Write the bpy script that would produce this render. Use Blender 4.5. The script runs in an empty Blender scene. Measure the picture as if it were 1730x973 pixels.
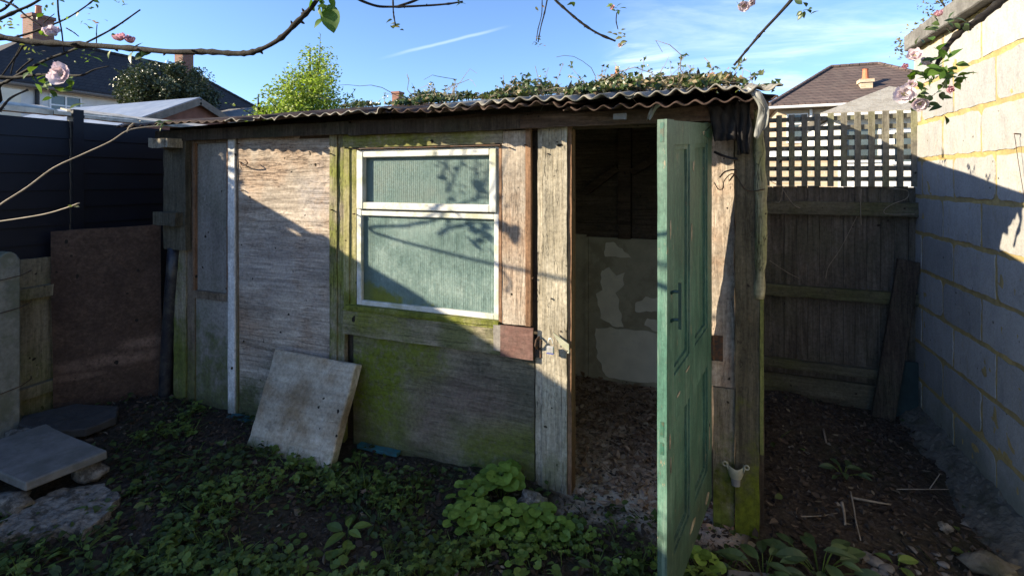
import bpy, math, random
from mathutils import Vector, Matrix, noise as mnoise
R = math.radians
rnd = random.Random(7)
SC = bpy.context.scene
COL = SC.collection

# ------------------------------------------------------------------ camera, sky, sun, exposure
F, CX, HY = 851.0, 865.0, 303.0          # focal length in photo pixels, principal point
YAW = R(21.5)
EYE = 1.55
SN, CS = math.sin(YAW), math.cos(YAW)
cam_d = bpy.data.cameras.new('camera'); cam = bpy.data.objects.new('camera', cam_d); COL.objects.link(cam)
cam.location = (0, 0, EYE); cam.rotation_euler = (R(90), 0, YAW)
cam_d.sensor_width = 36; cam_d.lens = F / 1730 * 36; cam_d.shift_y = -(486.5 - HY) / 1730
cam_d.clip_start = 0.05; cam_d.clip_end = 3000
SC.camera = cam

SUN = Vector((1.0, 0.62, -0.43)).normalized()      # direction the light travels
SUN_STRENGTH, SKY_STRENGTH, EXPOSURE = 5.0, 0.083, 1.45
sun_d = bpy.data.lights.new('sun', 'SUN'); sun = bpy.data.objects.new('sun', sun_d); COL.objects.link(sun)
sun_d.energy = SUN_STRENGTH; sun_d.angle = R(0.5); sun_d.color = (1.0, 0.86, 0.64)
sun.location = (-10, -6, 8); sun.rotation_euler = SUN.to_track_quat('-Z', 'Y').to_euler()
SC.view_settings.view_transform = 'Standard'; SC.view_settings.look = 'None'
SC.view_settings.exposure = EXPOSURE; SC.view_settings.gamma = 1.0
SC.cycles.max_bounces = 8; SC.cycles.diffuse_bounces = 5; SC.cycles.transparent_max_bounces = 6
SC.cycles.use_denoising = True

def at(px, py, t):
    """photo pixel + depth along the view axis -> world point"""
    X = (px - CX) / F; Z = (HY - py) / F
    return Vector((t * (-SN + CS * X), t * (CS + SN * X), EYE + t * Z))
def on_y(px, py, Y):
    X = (px - CX) / F
    return at(px, py, Y / (CS + SN * X))
def fx(px, Y=2.43): return on_y(px, 0, Y).x

# ------------------------------------------------------------------ node helpers
class G:
    def __init__(s, tree): s.t = tree; s.n = tree.nodes; s.l = tree.links
    def add(s, typ, **kw):
        n = s.n.new(typ)
        for k, v in kw.items(): setattr(n, k, v)
        return n
    def put(s, sock, v):
        if v is None: return
        if isinstance(v, bpy.types.NodeSocket): s.l.new(v, sock)
        else:
            if hasattr(sock.default_value, '__len__'):
                n = len(sock.default_value)
                if isinstance(v, (int, float)): v = (v,) * n
                v = tuple(v)
                if len(v) < n: v = v + (1.0,) * (n - len(v))
            sock.default_value = v
    def math(s, op, a, b=None, c=None, clamp=False):
        n = s.add('ShaderNodeMath', operation=op, use_clamp=clamp)
        s.put(n.inputs[0], a)
        if b is not None: s.put(n.inputs[1], b)
        if c is not None: s.put(n.inputs[2], c)
        return n.outputs[0]
    def vec(s, op, a, b=None):
        n = s.add('ShaderNodeVectorMath', operation=op)
        s.put(n.inputs[0], a)
        if b is not None: s.put(n.inputs[1], b)
        return n.outputs['Value'] if op in ('LENGTH', 'DOT_PRODUCT') else n.outputs[0]
    def noise(s, v, scale, detail=5, rough=0.6, dist=0.0):
        n = s.add('ShaderNodeTexNoise'); s.put(n.inputs['Vector'], v)
        n.inputs['Scale'].default_value = scale; n.inputs['Detail'].default_value = detail
        n.inputs['Roughness'].default_value = rough; n.inputs['Distortion'].default_value = dist
        return n.outputs['Fac']
    def ramp(s, f, stops, interp='LINEAR'):
        n = s.add('ShaderNodeValToRGB'); n.color_ramp.interpolation = interp
        e = n.color_ramp.elements
        while len(e) < len(stops): e.new(0.5)
        for el, (p, c) in zip(e, stops):
            el.position = p
            el.color = (c, c, c, 1) if isinstance(c, (int, float)) else tuple(c) + (1,)
        s.put(n.inputs[0], f); return n.outputs[0]
    def mix(s, f, a, b, mode='MIX'):
        n = s.add('ShaderNodeMix', data_type='RGBA', blend_type=mode)
        s.put(n.inputs[0], f); s.put(n.inputs[6], a); s.put(n.inputs[7], b); return n.outputs[2]
    def rng(s, v, a, b, c=0.0, d=1.0, smooth=False):
        n = s.add('ShaderNodeMapRange', interpolation_type='SMOOTHSTEP' if smooth else 'LINEAR')
        s.put(n.inputs[0], v)
        for i, q in enumerate((a, b, c, d)): n.inputs[i + 1].default_value = q
        return n.outputs[0]
    def scale(s, v, sc, loc=(0, 0, 0)):
        n = s.add('ShaderNodeMapping'); s.put(n.inputs[0], v)
        n.inputs['Scale'].default_value = sc; n.inputs['Location'].default_value = loc
        return n.outputs[0]
    def bump(s, h, strength=0.3, dist=0.01, normal=None):
        n = s.add('ShaderNodeBump'); n.inputs['Strength'].default_value = strength
        n.inputs['Distance'].default_value = dist; s.put(n.inputs['Height'], h)
        if normal: s.put(n.inputs['Normal'], normal)
        return n.outputs[0]

def new_mat(name):
    m = bpy.data.materials.new(name); m.use_nodes = True
    g = G(m.node_tree); g.n.clear()
    out = g.add('ShaderNodeOutputMaterial'); p = g.add('ShaderNodeBsdfPrincipled')
    g.l.new(p.outputs[0], out.inputs[0])
    return m, g, p
def coords(g, rand=True):
    tc = g.add('ShaderNodeTexCoord').outputs['Object']
    if not rand: return tc, tc
    oi = g.add('ShaderNodeObjectInfo').outputs['Random']
    cb = g.add('ShaderNodeCombineXYZ')
    a = g.math('MULTIPLY', oi, 37.0)
    g.l.new(a, cb.inputs[0]); g.l.new(a, cb.inputs[1]); g.l.new(a, cb.inputs[2])
    return tc, g.vec('ADD', tc, cb.outputs[0])

GRAIN = {'x': (1.2, 22, 22), 'y': (22, 1.2, 22), 'z': (22, 22, 1.2)}
def blob_mask(g, tc, v, blobs):
    """soft irregular patches at given places: (cx, cz, rx, rz, strength)"""
    tot = None
    sep = g.add('ShaderNodeSeparateXYZ'); g.l.new(tc, sep.inputs[0])
    nz = g.noise(v, 7, 6, 0.7)
    for cx, cz, rx, rz, st in blobs:
        a = g.math('DIVIDE', g.math('SUBTRACT', sep.outputs[0], cx), rx)
        b = g.math('DIVIDE', g.math('SUBTRACT', sep.outputs[2], cz), rz)
        d = g.math('SQRT', g.math('ADD', g.math('MULTIPLY', a, a), g.math('MULTIPLY', b, b)))
        d = g.math('ADD', d, g.math('MULTIPLY', g.math('SUBTRACT', nz, 0.5), 2.2))
        k = g.math('MULTIPLY', g.math('MULTIPLY', g.rng(d, 1.5, 0.25, smooth=True), g.rng(g.noise(v, 24, 7, 0.75), 0.28, 0.56, smooth=True)), st)
        tot = k if tot is None else g.math('MAXIMUM', tot, k)
    return tot
def weathered(name, cols, axis='z', stain=None, stain_amt=0.5, moss=None, moss_col=(0.095, 0.112, 0.024),
              rough=0.85, bump=0.5, crack=0.55, gs=1.0, blobs=None, blob_col=None, blobs2=None, blob_col2=None, spec=0.2):
    m, g, p = new_mat(name)
    tc, v = coords(g)
    gv = g.scale(v, tuple(q * gs for q in GRAIN[axis]))
    warp = g.noise(v, 3.0, 3)
    n1 = g.noise(gv, 2.2, 9, 0.68, 0.6)
    k = len(cols)
    c = g.ramp(n1, [(0.30 + 0.42 * i / max(1, k - 1), cc) for i, cc in enumerate(cols)])
    n2 = g.noise(v, 3.2, 6, 0.62)
    if stain is not None:
        c = g.mix(g.math('MULTIPLY', g.rng(n2, 0.42, 0.68, smooth=True), stain_amt), c, stain)
    bl = g.noise(g.scale(v, tuple(max(1.6, q * 0.22) * gs for q in GRAIN[axis])), 1.9, 6, 0.7)
    c = g.mix(0.8, c, g.ramp(bl, [(0.30, 0.58), (0.5, 1.0), (0.70, 1.38)]), 'MULTIPLY')
    fk = g.noise(g.scale(v, tuple(max(2.2, q * 0.45) * gs for q in GRAIN[axis])), 3.6, 9, 0.78, 0.5)
    fkm = g.rng(fk, 0.60, 0.64)
    c = g.mix(g.math('MULTIPLY', fkm, 0.45), c, tuple(min(0.8, q * 1.35) for q in cols[-1]))
    c = g.mix(g.math('MULTIPLY', g.rng(fk, 0.40, 0.36), 0.45), c, tuple(q * 0.55 for q in cols[0]))
    if blobs: c = g.mix(blob_mask(g, tc, v, blobs), c, blob_col)
    if blobs2: c = g.mix(blob_mask(g, tc, v, blobs2), c, blob_col2)
    fine = g.noise(v, 55, 4, 0.7)
    c = g.mix(0.6, c, g.ramp(fine, [(0.32, 0.50), (0.5, 0.98), (0.68, 1.35)]), 'MULTIPLY')
    spk = g.noise(g.scale(v, tuple(q * 0.5 * gs for q in GRAIN[axis])), 9, 6, 0.8)
    c = g.mix(g.math('MULTIPLY', g.rng(spk, 0.68, 0.71), 0.6), c, (0.03, 0.024, 0.018))
    ck = g.noise(g.scale(v, tuple(q * gs * 1.0 for q in GRAIN[axis])), 1.1, 4, 0.75, 1.2)
    ckm = g.ramp(ck, [(0.485, 0), (0.5, 1), (0.515, 0)])
    ckm = g.math('MULTIPLY', g.math('MULTIPLY', ckm, g.rng(n2, 0.35, 0.6)), crack)
    c = g.mix(ckm, c, (0.015, 0.012, 0.01))
    nail = g.noise(v, 20, 1, 0.4)
    c = g.mix(g.rng(nail, 0.76, 0.78), c, (0.02, 0.016, 0.012))
    h = g.math('ADD', g.math('SUBTRACT', n1, g.math('MULTIPLY', ckm, 0.7)), g.math('MULTIPLY', fkm, 0.35))
    if moss:
        z0, z1, amt = moss          # full at z0, gone at z1
        sep = g.add('ShaderNodeSeparateXYZ'); g.l.new(tc, sep.inputs[0])
        gz = g.rng(sep.outputs[2], z1, z0)
        mm = g.math('ADD', gz, g.math('MULTIPLY', g.math('SUBTRACT', g.noise(v, 5, 7, 0.7), 0.5), 2.4))
        mm = g.math('MULTIPLY', g.rng(mm, 0.35, 0.95, smooth=True), amt)
        mv = g.ramp(g.noise(v, 30, 5, 0.7), [(0.3, tuple(q * 0.45 for q in moss_col)), (0.7, tuple(q * 1.3 for q in moss_col))])
        c = g.mix(mm, c, mv)
    g.put(p.inputs['Base Color'], c)
    p.inputs['Roughness'].default_value = rough
    p.inputs['Specular IOR Level'].default_value = spec
    g.put(p.inputs['Normal'], g.bump(h, bump, 0.006, g.bump(fine, bump * 0.6, 0.002)))
    return m
def simple(name, col, rough=0.7, metal=0.0, var=0.25, scale=12, bump=0.2, spec=0.3, bd=0.004, dirt=None, dirt_amt=0.6, dscale=4):
    m, g, p = new_mat(name)
    tc, v = coords(g)
    n = g.noise(v, scale, 6, 0.65)
    c = g.ramp(n, [(0.3, tuple(q * (1 - var) for q in col)), (0.7, tuple(min(1, q * (1 + var)) for q in col))])
    if dirt is not None:
        c = g.mix(g.math('MULTIPLY', g.rng(g.noise(v, dscale, 7, 0.7), 0.45, 0.62, smooth=True), dirt_amt), c, dirt)
    g.put(p.inputs['Base Color'], c)
    p.inputs['Roughness'].default_value = rough; p.inputs['Metallic'].default_value = metal
    p.inputs['Specular IOR Level'].default_value = spec
    g.put(p.inputs['Normal'], g.bump(g.noise(v, scale * 3, 6, 0.7), bump, bd))
    return m
def leaf_mat(name, c1, c2, scale=3.0, trans=0.35, rough=0.45, c3=None, tint=(1.0, 1.25, 0.5)):
    """per-leaf colour from a random number stored on every leaf"""
    m, g, p = new_mat(name)
    at_ = g.add('ShaderNodeAttribute', attribute_name='rv')
    stops = [(0.0, c1), (0.8, c2), (1.0, c3 or c2)]
    c = g.ramp(at_.outputs['Fac'], stops)
    tc, v = coords(g)
    c = g.mix(0.5, c, g.ramp(g.noise(v, 60, 3), [(0.3, 0.6), (0.7, 1.25)]), 'MULTIPLY')
    g.put(p.inputs['Base Color'], c); p.inputs['Roughness'].default_value = rough
    p.inputs['Specular IOR Level'].default_value = 0.35
    tr = g.add('ShaderNodeBsdfTranslucent'); g.put(tr.inputs[0], g.mix(1.0, c, tint, 'MULTIPLY'))
    mx = g.add('ShaderNodeMixShader'); mx.inputs[0].default_value = trans
    g.l.new(p.outputs[0], mx.inputs[1]); g.l.new(tr.outputs[0], mx.inputs[2])
    out = [n for n in g.n if n.type == 'OUTPUT_MATERIAL'][0]; g.l.new(mx.outputs[0], out.inputs[0])
    return m

# ------------------------------------------------------------------ world
w = bpy.data.worlds.new('World'); SC.world = w; w.use_nodes = True
g = G(w.node_tree); g.n.clear()
wo = g.add('ShaderNodeOutputWorld'); bg = g.add('ShaderNodeBackground'); g.l.new(bg.outputs[0], wo.inputs[0])
sky = g.add('ShaderNodeTexSky', sky_type='NISHITA'); sky.sun_disc = False
sky.sun_elevation = math.asin(-SUN.z); sky.sun_rotation = math.atan2(-SUN.x, -SUN.y)
sky.altitude = 60; sky.air_density = 1.0; sky.dust_density = 0.35; sky.ozone_density = 2.2
dirv = g.add('ShaderNodeTexCoord').outputs['Generated']
def dvec(px, py):
    return (at(px, py, 1.0) - Vector((0, 0, EYE))).normalized()
# thin high cloud: stretched noise over the sky's direction
sp = g.add('ShaderNodeSeparateXYZ'); g.l.new(dirv, sp.inputs[0])
cv = g.add('ShaderNodeCombineXYZ')
den = g.math('ADD', g.math('MAXIMUM', sp.outputs[2], 0.0), 0.18)
g.l.new(g.math('DIVIDE', sp.outputs[0], den), cv.inputs[0]); g.l.new(g.math('DIVIDE', sp.outputs[1], den), cv.inputs[1])
cm = g.add('ShaderNodeMapping'); g.l.new(cv.outputs[0], cm.inputs[0])
cm.inputs['Rotation'].default_value = (0, 0, R(-25)); cm.inputs['Scale'].default_value = (0.8, 1.9, 1)
cn = g.noise(cm.outputs[0], 1.25, 9, 0.62, 0.7)
rightness = g.rng(g.vec('DOT_PRODUCT', dirv, dvec(1560, 90)), 0.86, 0.985, smooth=True)
cl = g.math('MULTIPLY', g.rng(cn, 0.40, 0.74, smooth=True), rightness)
puff = g.math('MULTIPLY', g.rng(g.vec('DOT_PRODUCT', dirv, dvec(1085, 98)), 0.9965, 0.9995, smooth=True), g.rng(g.noise(cm.outputs[0], 3.0, 8, 0.6, 0.5), 0.35, 0.7, smooth=True))
cl = g.math('MAXIMUM', g.math('MULTIPLY', cl, 0.6), g.math('MULTIPLY', puff, 0.55))
# the contrail: a band along a great circle through two directions
da, db = dvec(640, 100), dvec(850, 47)
pn = da.cross(db).normalized(); mid = (da + db).normalized(); along = (db - da).normalized()
off = g.math('ABSOLUTE', g.math('ADD', g.vec('DOT_PRODUCT', dirv, tuple(pn)), g.math('MULTIPLY', g.math('SUBTRACT', g.noise(dirv, 9, 3), 0.5), 0.006)))
wid = g.rng(off, 0.0042, 0.0004, smooth=True)
aa = g.vec('DOT_PRODUCT', dirv, tuple(along)); half = (db - da).length / 2
mid_a = mid.dot(along)
ext = g.math('MULTIPLY', g.rng(aa, mid_a - half * 1.1, mid_a - half * 0.2, smooth=True), g.rng(aa, mid_a + half * 1.2, mid_a + half * 0.5, smooth=True))
front = g.rng(g.vec('DOT_PRODUCT', dirv, tuple(mid)), 0.8, 0.9)
trail = g.math('MULTIPLY', g.math('MULTIPLY', wid, ext), g.math('MULTIPLY', front, 0.27))
cl = g.math('MAXIMUM', cl, trail)
skyc = g.mix(1.0, sky.outputs[0], (0.88, 1.03, 1.33), 'MULTIPLY')
skyc = g.mix(cl, skyc, (6.0, 6.9, 7.8))
g.put(bg.inputs[0], skyc); bg.inputs[1].default_value = SKY_STRENGTH

# ------------------------------------------------------------------ object helpers
def tag(o, label=None, cat=None, group=None, kind=None):
    if label: o['label'] = label
    if cat: o['category'] = cat
    if group: o['group'] = group
    if kind: o['kind'] = kind
    return o
def empty(name, loc=(0, 0, 0), label=None, cat=None, group=None):
    o = bpy.data.objects.new(name, None); COL.objects.link(o); o.location = loc
    o.empty_display_size = 0.1
    return tag(o, label, cat, group)
def world_loc(o):
    v = Vector((0, 0, 0))
    while o is not None: v += o.location; o = o.parent
    return v
class MB:
    """collects vertices and faces (in world coordinates) for ONE mesh object"""
    def __init__(s): s.v = []; s.f = []; s.m = []; s.a = []
    def add(s, vs, fs, mi=0, rv=None):
        b = len(s.v); s.v.extend(tuple(q) for q in vs)
        for f in fs: s.f.append(tuple(i + b for i in f)); s.m.append(mi)
        s.a.extend([rnd.random() if rv is None else rv] * len(vs))
        return s
    def box(s, x0, x1, y0, y1, z0, z1, mi=0):
        vs = [(x, y, z) for x in (x0, x1) for y in (y0, y1) for z in (z0, z1)]
        return s.add(vs, [(0, 1, 3, 2), (4, 6, 7, 5), (0, 4, 5, 1), (2, 3, 7, 6), (0, 2, 6, 4), (1, 5, 7, 3)], mi)
    def board(s, x0, x1, y0, y1, z0, z1, step=0.06, j=0.003, mi=0, seed=None, warp=None):
        """a rough-sawn board: a box cut finely, its faces and edges a little uneven"""
        o = Vector((rnd.uniform(0, 99), rnd.uniform(0, 99), rnd.uniform(0, 99)))
        nx = max(1, min(40, int((x1 - x0) / step))); ny = max(1, min(30, int((y1 - y0) / step))); nz = max(1, min(40, int((z1 - z0) / step)))
        def P(i, k, l):
            q = Vector((x0 + (x1 - x0) * i / nx, y0 + (y1 - y0) * k / ny, z0 + (z1 - z0) * l / nz))
            d = mnoise.noise_vector(q * 9 + o) * j + mnoise.noise_vector(q * 34 + o) * j * 0.6
            q = q + d
            if warp: q = warp(q)
            return q
        idx = {}; vs = []; fs = []
        def V(i, k, l):
            key = (i, k, l)
            if key not in idx: idx[key] = len(vs); vs.append(P(i, k, l))
            return idx[key]
        for i in range(nx):
            for l in range(nz):
                fs.append((V(i, 0, l), V(i + 1, 0, l), V(i + 1, 0, l + 1), V(i, 0, l + 1)))
                fs.append((V(i, ny, l), V(i, ny, l + 1), V(i + 1, ny, l + 1), V(i + 1, ny, l)))
        for k in range(ny):
            for l in range(nz):
                fs.append((V(0, k, l), V(0, k, l + 1), V(0, k + 1, l + 1), V(0, k + 1, l)))
                fs.append((V(nx, k, l), V(nx, k + 1, l), V(nx, k + 1, l + 1), V(nx, k, l + 1)))
        for i in range(nx):
            for k in range(ny):
                fs.append((V(i, k, 0), V(i, k + 1, 0), V(i + 1, k + 1, 0), V(i + 1, k, 0)))
                fs.append((V(i, k, nz), V(i + 1, k, nz), V(i + 1, k + 1, nz), V(i, k + 1, nz)))
        return s.add(vs, fs, mi)
    def tube(s, pts, rad, n=8, mi=0, rv=None, caps=True):
        pts = [Vector(p) for p in pts]; b = []; N = len(pts)
        if isinstance(rad, (int, float)): rad = [rad] * N
        prev = None; vs = []
        for i, p in enumerate(pts):
            d = (pts[min(i + 1, N - 1)] - pts[max(i - 1, 0)])
            if d.length < 1e-9: d = Vector((0, 0, 1))
            d.normalize()
            if prev is None: u = d.orthogonal().normalized()
            else:
                u = prev - d * prev.dot(d)
                u = u.normalized() if u.length > 1e-6 else d.orthogonal().normalized()
            prev = u; w_ = d.cross(u)
            for k in range(n):
                a = 2 * math.pi * k / n
                vs.append(p + (u * math.cos(a) + w_ * math.sin(a)) * rad[i])
        fs = [(i * n + k, i * n + (k + 1) % n, (i + 1) * n + (k + 1) % n, (i + 1) * n + k) for i in range(N - 1) for k in range(n)]
        if caps: fs += [tuple(range(n - 1, -1, -1)), tuple((N - 1) * n + k for k in range(n))]
        return s.add(vs, fs, mi, rv)
    def bar(s, a, b, w1, w2, up=(0, 0, 1), mi=0, n=1):
        """a straight rectangular bar from a to b"""
        a = Vector(a); b = Vector(b); d = (b - a).normalized(); up = Vector(up)
        u = (up - d * up.dot(d)).normalized(); v = d.cross(u)
        vs = [q + v * (sx * w1 / 2) + u * (sz * w2 / 2) for q in (a, b) for sx in (-1, 1) for sz in (-1, 1)]
        return s.add(vs, [(0, 1, 3, 2), (4, 6, 7, 5), (0, 4, 5, 1), (2, 3, 7, 6), (0, 2, 6, 4), (1, 5, 7, 3)], mi)
    def prism(s, poly, depth, mi=0):
        """closed polygon (list of world points) pushed along the vector depth"""
        n = len(poly); d = Vector(depth)
        vs = [Vector(p) for p in poly] + [Vector(p) + d for p in poly]
        fs = [tuple(range(n)), tuple(range(2 * n - 1, n - 1, -1))] + [(i, i + n, (i + 1) % n + n, (i + 1) % n) for i in range(n)]
        return s.add(vs, fs, mi)
    def leaf(s, base, d, nrm, L, W, prof=(0.0, 0.75, 1.0, 0.7, 0.0), fold=0.25, droop=0.25, rv=None, mi=0):
        d = Vector(d).normalized(); nrm = Vector(nrm); nrm = (nrm - d * nrm.dot(d))
        nrm = nrm.normalized() if nrm.length > 1e-5 else d.orthogonal().normalized()
        sd = d.cross(nrm); base = Vector(base); k = len(prof); vs = []
        for i, wd in enumerate(prof):
            t = i / (k - 1); c = base + d * (L * t) - nrm * (droop * L * t * t)
            e = sd * (W / 2 * wd); lift = nrm * (fold * W / 2 * wd)
            vs += [c - e + lift, c, c + e + lift]
        fs = []
        for i in range(k - 1):
            a = i * 3
            for o in (0, 1): fs.append((a + o, a + o + 1, a + 3 + o + 1, a + 3 + o))
        return s.add(vs, fs, mi, rv)
    def lobed(s, c, d, nrm, r, lobes, fold=0.15, rv=None, mi=0):
        """a fan leaf: lobes = radii round the circle starting at the tip direction"""
        d = Vector(d).normalized(); nrm = Vector(nrm); nrm = nrm - d * nrm.dot(d)
        nrm = nrm.normalized() if nrm.length > 1e-5 else d.orthogonal().normalized()
        sd = d.cross(nrm); c = Vector(c); n = len(lobes); vs = [c]
        for i, q in enumerate(lobes):
            a = 2 * math.pi * i / n
            vs.append(c + (d * math.cos(a) + sd * math.sin(a)) * r * q + nrm * (fold * r * q * (abs(math.sin(a)) - 0.2 + 0.25 * math.sin(3 * a))))
        return s.add(vs, [(0, i + 1, (i + 1) % n + 1) for i in range(n)], mi, rv)
    def blob(s, c, r, seg=10, rings=7, amp=0.2, seed=0, mi=0, flat=1.0):
        c = Vector(c); r = Vector(r) if hasattr(r, '__len__') else Vector((r, r, r)); vs = []; fs = []
        o = Vector((seed * 3.1, seed * 1.7, seed * 5.3))
        for i in range(rings + 1):
            th = math.pi * i / rings
            for k in range(seg):
                ph = 2 * math.pi * k / seg
                q = Vector((math.sin(th) * math.cos(ph), math.sin(th) * math.sin(ph), math.cos(th)))
                f = 1 + amp * mnoise.noise(q * 1.7 + o) * 2 + amp * 0.6 * mnoise.noise(q * 4.3 + o)
                vs.append(c + Vector((q.x * r.x, q.y * r.y, q.z * r.z)) * f)
        for i in range(rings):
            for k in range(seg):
                fs.append((i * seg + k, i * seg + (k + 1) % seg, (i + 1) * seg + (k + 1) % seg, (i + 1) * seg + k))
        return s.add(vs, fs, mi)
    def build(s, name, mat, parent=None, smooth=False, bevel=0.0, loc=None, local=False):
        me = bpy.data.meshes.new(name); me.from_pydata(s.v, [], s.f); me.update()
        o = bpy.data.objects.new(name, me); COL.objects.link(o)
        for m in (mat if isinstance(mat, (list, tuple)) else [mat]): me.materials.append(m)
        me.polygons.foreach_set('material_index', s.m)
        if smooth: me.polygons.foreach_set('use_smooth', [True] * len(s.f))
        at_ = me.attributes.new('rv', 'FLOAT', 'POINT'); at_.data.foreach_set('value', s.a)
        if parent is not None:
            o.parent = parent
            if not local: o.location = -world_loc(parent)     # vertices stay in world coordinates
        elif loc is not None:                                   # give the thing an origin at its base
            me.transform(Matrix.Translation(-Vector(loc))); o.location = loc
        if bevel > 0:
            b = o.modifiers.new('bevel', 'BEVEL'); b.width = bevel; b.segments = 1; b.limit_method = 'ANGLE'
        return o
def fix_normals(o):
    import bmesh
    bm = bmesh.new(); bm.from_mesh(o.data); bmesh.ops.recalc_face_normals(bm, faces=bm.faces); bm.to_mesh(o.data); bm.free()
    return o
def smooth_path(pts, k=5):
    pts = [Vector(p) for p in pts]
    if len(pts) < 3: return pts
    out = []
    P = [pts[0] * 2 - pts[1]] + pts + [pts[-1] * 2 - pts[-2]]
    for i in range(1, len(P) - 2):
        for j in range(k):
            t = j / k; a, b, c, d = P[i - 1], P[i], P[i + 1], P[i + 2]
            out.append(0.5 * ((2 * b) + (c - a) * t + (2 * a - 5 * b + 4 * c - d) * t * t + (-a + 3 * b - 3 * c + d) * t ** 3))
    out.append(pts[-1]); return out
def lerp(a, b, t): return a + (b - a) * t

# ------------------------------------------------------------------ materials
SOIL = new_mat('soil'); M = {}
def ground_material():
    m, g, p = SOIL
    tc, v = coords(g, False)
    n = g.noise(v, 6, 9, 0.72); n2 = g.noise(v, 1.3, 5); n3 = g.noise(v, 45, 6, 0.7)
    c = g.ramp(n3, [(0.3, (0.020, 0.015, 0.011)), (0.55, (0.060, 0.046, 0.034)), (0.75, (0.13, 0.105, 0.08))])
    c = g.mix(g.math('MULTIPLY', g.rng(n2, 0.45, 0.62, smooth=True), 0.4), c, (0.028, 0.034, 0.014))
    c = g.mix(g.math('MULTIPLY', g.rng(n, 0.55, 0.7), 0.5), c, (0.012, 0.010, 0.008))
    # dry pale floor inside the shed and at its threshold
    sep = g.add('ShaderNodeSeparateXYZ'); g.l.new(tc, sep.inputs[0])
    nn = g.math('MULTIPLY', g.math('SUBTRACT', n, 0.5), 1.1)
    y_in = g.rng(g.math('ADD', sep.outputs[1], g.math('MULTIPLY', nn, 0.5)), 2.22, 2.42, smooth=True)
    x_in = g.math('MULTIPLY', g.rng(g.math('ADD', sep.outputs[0], g.math('MULTIPLY', nn, 0.2)), -0.72, -0.6), g.rng(sep.outputs[0], 0.16, 0.08))
    y_out = g.rng(sep.outputs[1], 3.95, 3.88)
    inner = g.math('MULTIPLY', g.rng(sep.outputs[1], 2.47, 2.50), g.math('MULTIPLY', g.rng(sep.outputs[0], -3.6, -3.5), g.rng(sep.outputs[0], 0.2, 0.15)))
    msk = g.math('MULTIPLY', g.math('MAXIMUM', g.math('MULTIPLY', y_in, x_in), inner), y_out)
    vor = g.add('ShaderNodeTexVoronoi', feature='DISTANCE_TO_EDGE'); g.put(vor.inputs['Vector'], g.vec('ADD', v, g.add('ShaderNodeTexNoise').outputs['Color'])); vor.inputs['Scale'].default_value = 9
    crk = g.rng(vor.outputs['Distance'], 0.0, 0.035)
    dry = g.ramp(g.noise(v, 9, 9, 0.75), [(0.34, (0.16, 0.10, 0.07)), (0.48, (0.46, 0.32, 0.235)), (0.64, (0.66, 0.51, 0.40))])
    dry = g.mix(crk, (0.05, 0.035, 0.025), dry)
    pale = g.math('MULTIPLY', g.rng(sep.outputs[1], 2.62, 2.45, smooth=True), g.rng(n3, 0.4, 0.55))
    dry = g.mix(g.math('MULTIPLY', pale, 0.8), dry, (0.42, 0.38, 0.33))
    c = g.mix(msk, c, dry)
    g.put(p.inputs['Base Color'], c); p.inputs['Roughness'].default_value = 0.95; p.inputs['Specular IOR Level'].default_value = 0.1
    g.put(p.inputs['Normal'], g.bump(n, 0.9, 0.03, g.bump(n3, 0.8, 0.008)))
    return m
M['soil'] = ground_material()
M['ply_grey'] = weathered('weathered_plywood', [(0.20, 0.165, 0.13), (0.38, 0.325, 0.265), (0.58, 0.505, 0.415)], 'x', stain=(0.32, 0.205, 0.13), stain_amt=0.6, moss=(0.0, 0.55, 0.9), bump=0.8, crack=0.7,
    blobs=[(-2.25, 1.45, 0.14, 0.16, 0.7), (-2.6, 1.0, 0.5, 0.25, 0.35)], blob_col=(0.33, 0.31, 0.31), moss_col=(0.085, 0.095, 0.035))
M['ply_low'] = weathered('mossy_plywood', [(0.095, 0.085, 0.06), (0.165, 0.145, 0.105), (0.24, 0.21, 0.16)], 'x', stain=(0.05, 0.05, 0.036), stain_amt=0.65, moss=(-0.1, 0.5, 0.5), bump=0.6, crack=0.6, moss_col=(0.07, 0.085, 0.02),
    blobs=[(-1.80, 0.40, 0.26, 0.44, 1.0), (-1.50, 0.55, 0.16, 0.18, 1.0), (-1.0, 0.10, 0.3, 0.2, 0.8)], blob_col=(0.115, 0.14, 0.014),
    blobs2=[(-1.18, 0.36, 0.26, 0.14, 0.6), (-1.45, 0.25, 0.14, 0.3, 0.5)], blob_col2=(0.17, 0.12, 0.105))
M['board_mossy'] = weathered('mossy_board', [(0.14, 0.12, 0.085), (0.26, 0.225, 0.16), (0.36, 0.31, 0.23)], 'x', stain=(0.12, 0.13, 0.04), stain_amt=0.8, bump=0.7,
    blobs=[(-1.85, 0.74, 0.25, 0.08, 0.8), (-1.75, 1.80, 0.5, 0.12, 0.85), (-1.2, 1.8, 0.15, 0.1, 0.7)], blob_col=(0.17, 0.18, 0.025))
M['board_tan'] = weathered('tan_board', [(0.22, 0.18, 0.14), (0.36, 0.305, 0.245), (0.48, 0.42, 0.345)], 'z', stain=(0.34, 0.21, 0.13), stain_amt=0.6, bump=0.6, crack=0.8)
M['board_tan_moss'] = weathered('mossy_hinge_board', [(0.13, 0.115, 0.085), (0.24, 0.21, 0.16), (0.34, 0.30, 0.24)], 'z', stain=(0.16, 0.12, 0.08), stain_amt=0.6, moss=(0.05, 0.75, 1.0), moss_col=(0.095, 0.112, 0.018), bump=0.6, crack=0.8)
M['post_pale'] = weathered('pale_post', [(0.22, 0.19, 0.14), (0.37, 0.33, 0.255), (0.50, 0.455, 0.365)], 'z', stain=(0.19, 0.165, 0.115), stain_amt=0.7, moss=(-0.2, 0.6, 0.6), bump=0.7, crack=1.0, moss_col=(0.12, 0.125, 0.05))
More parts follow.
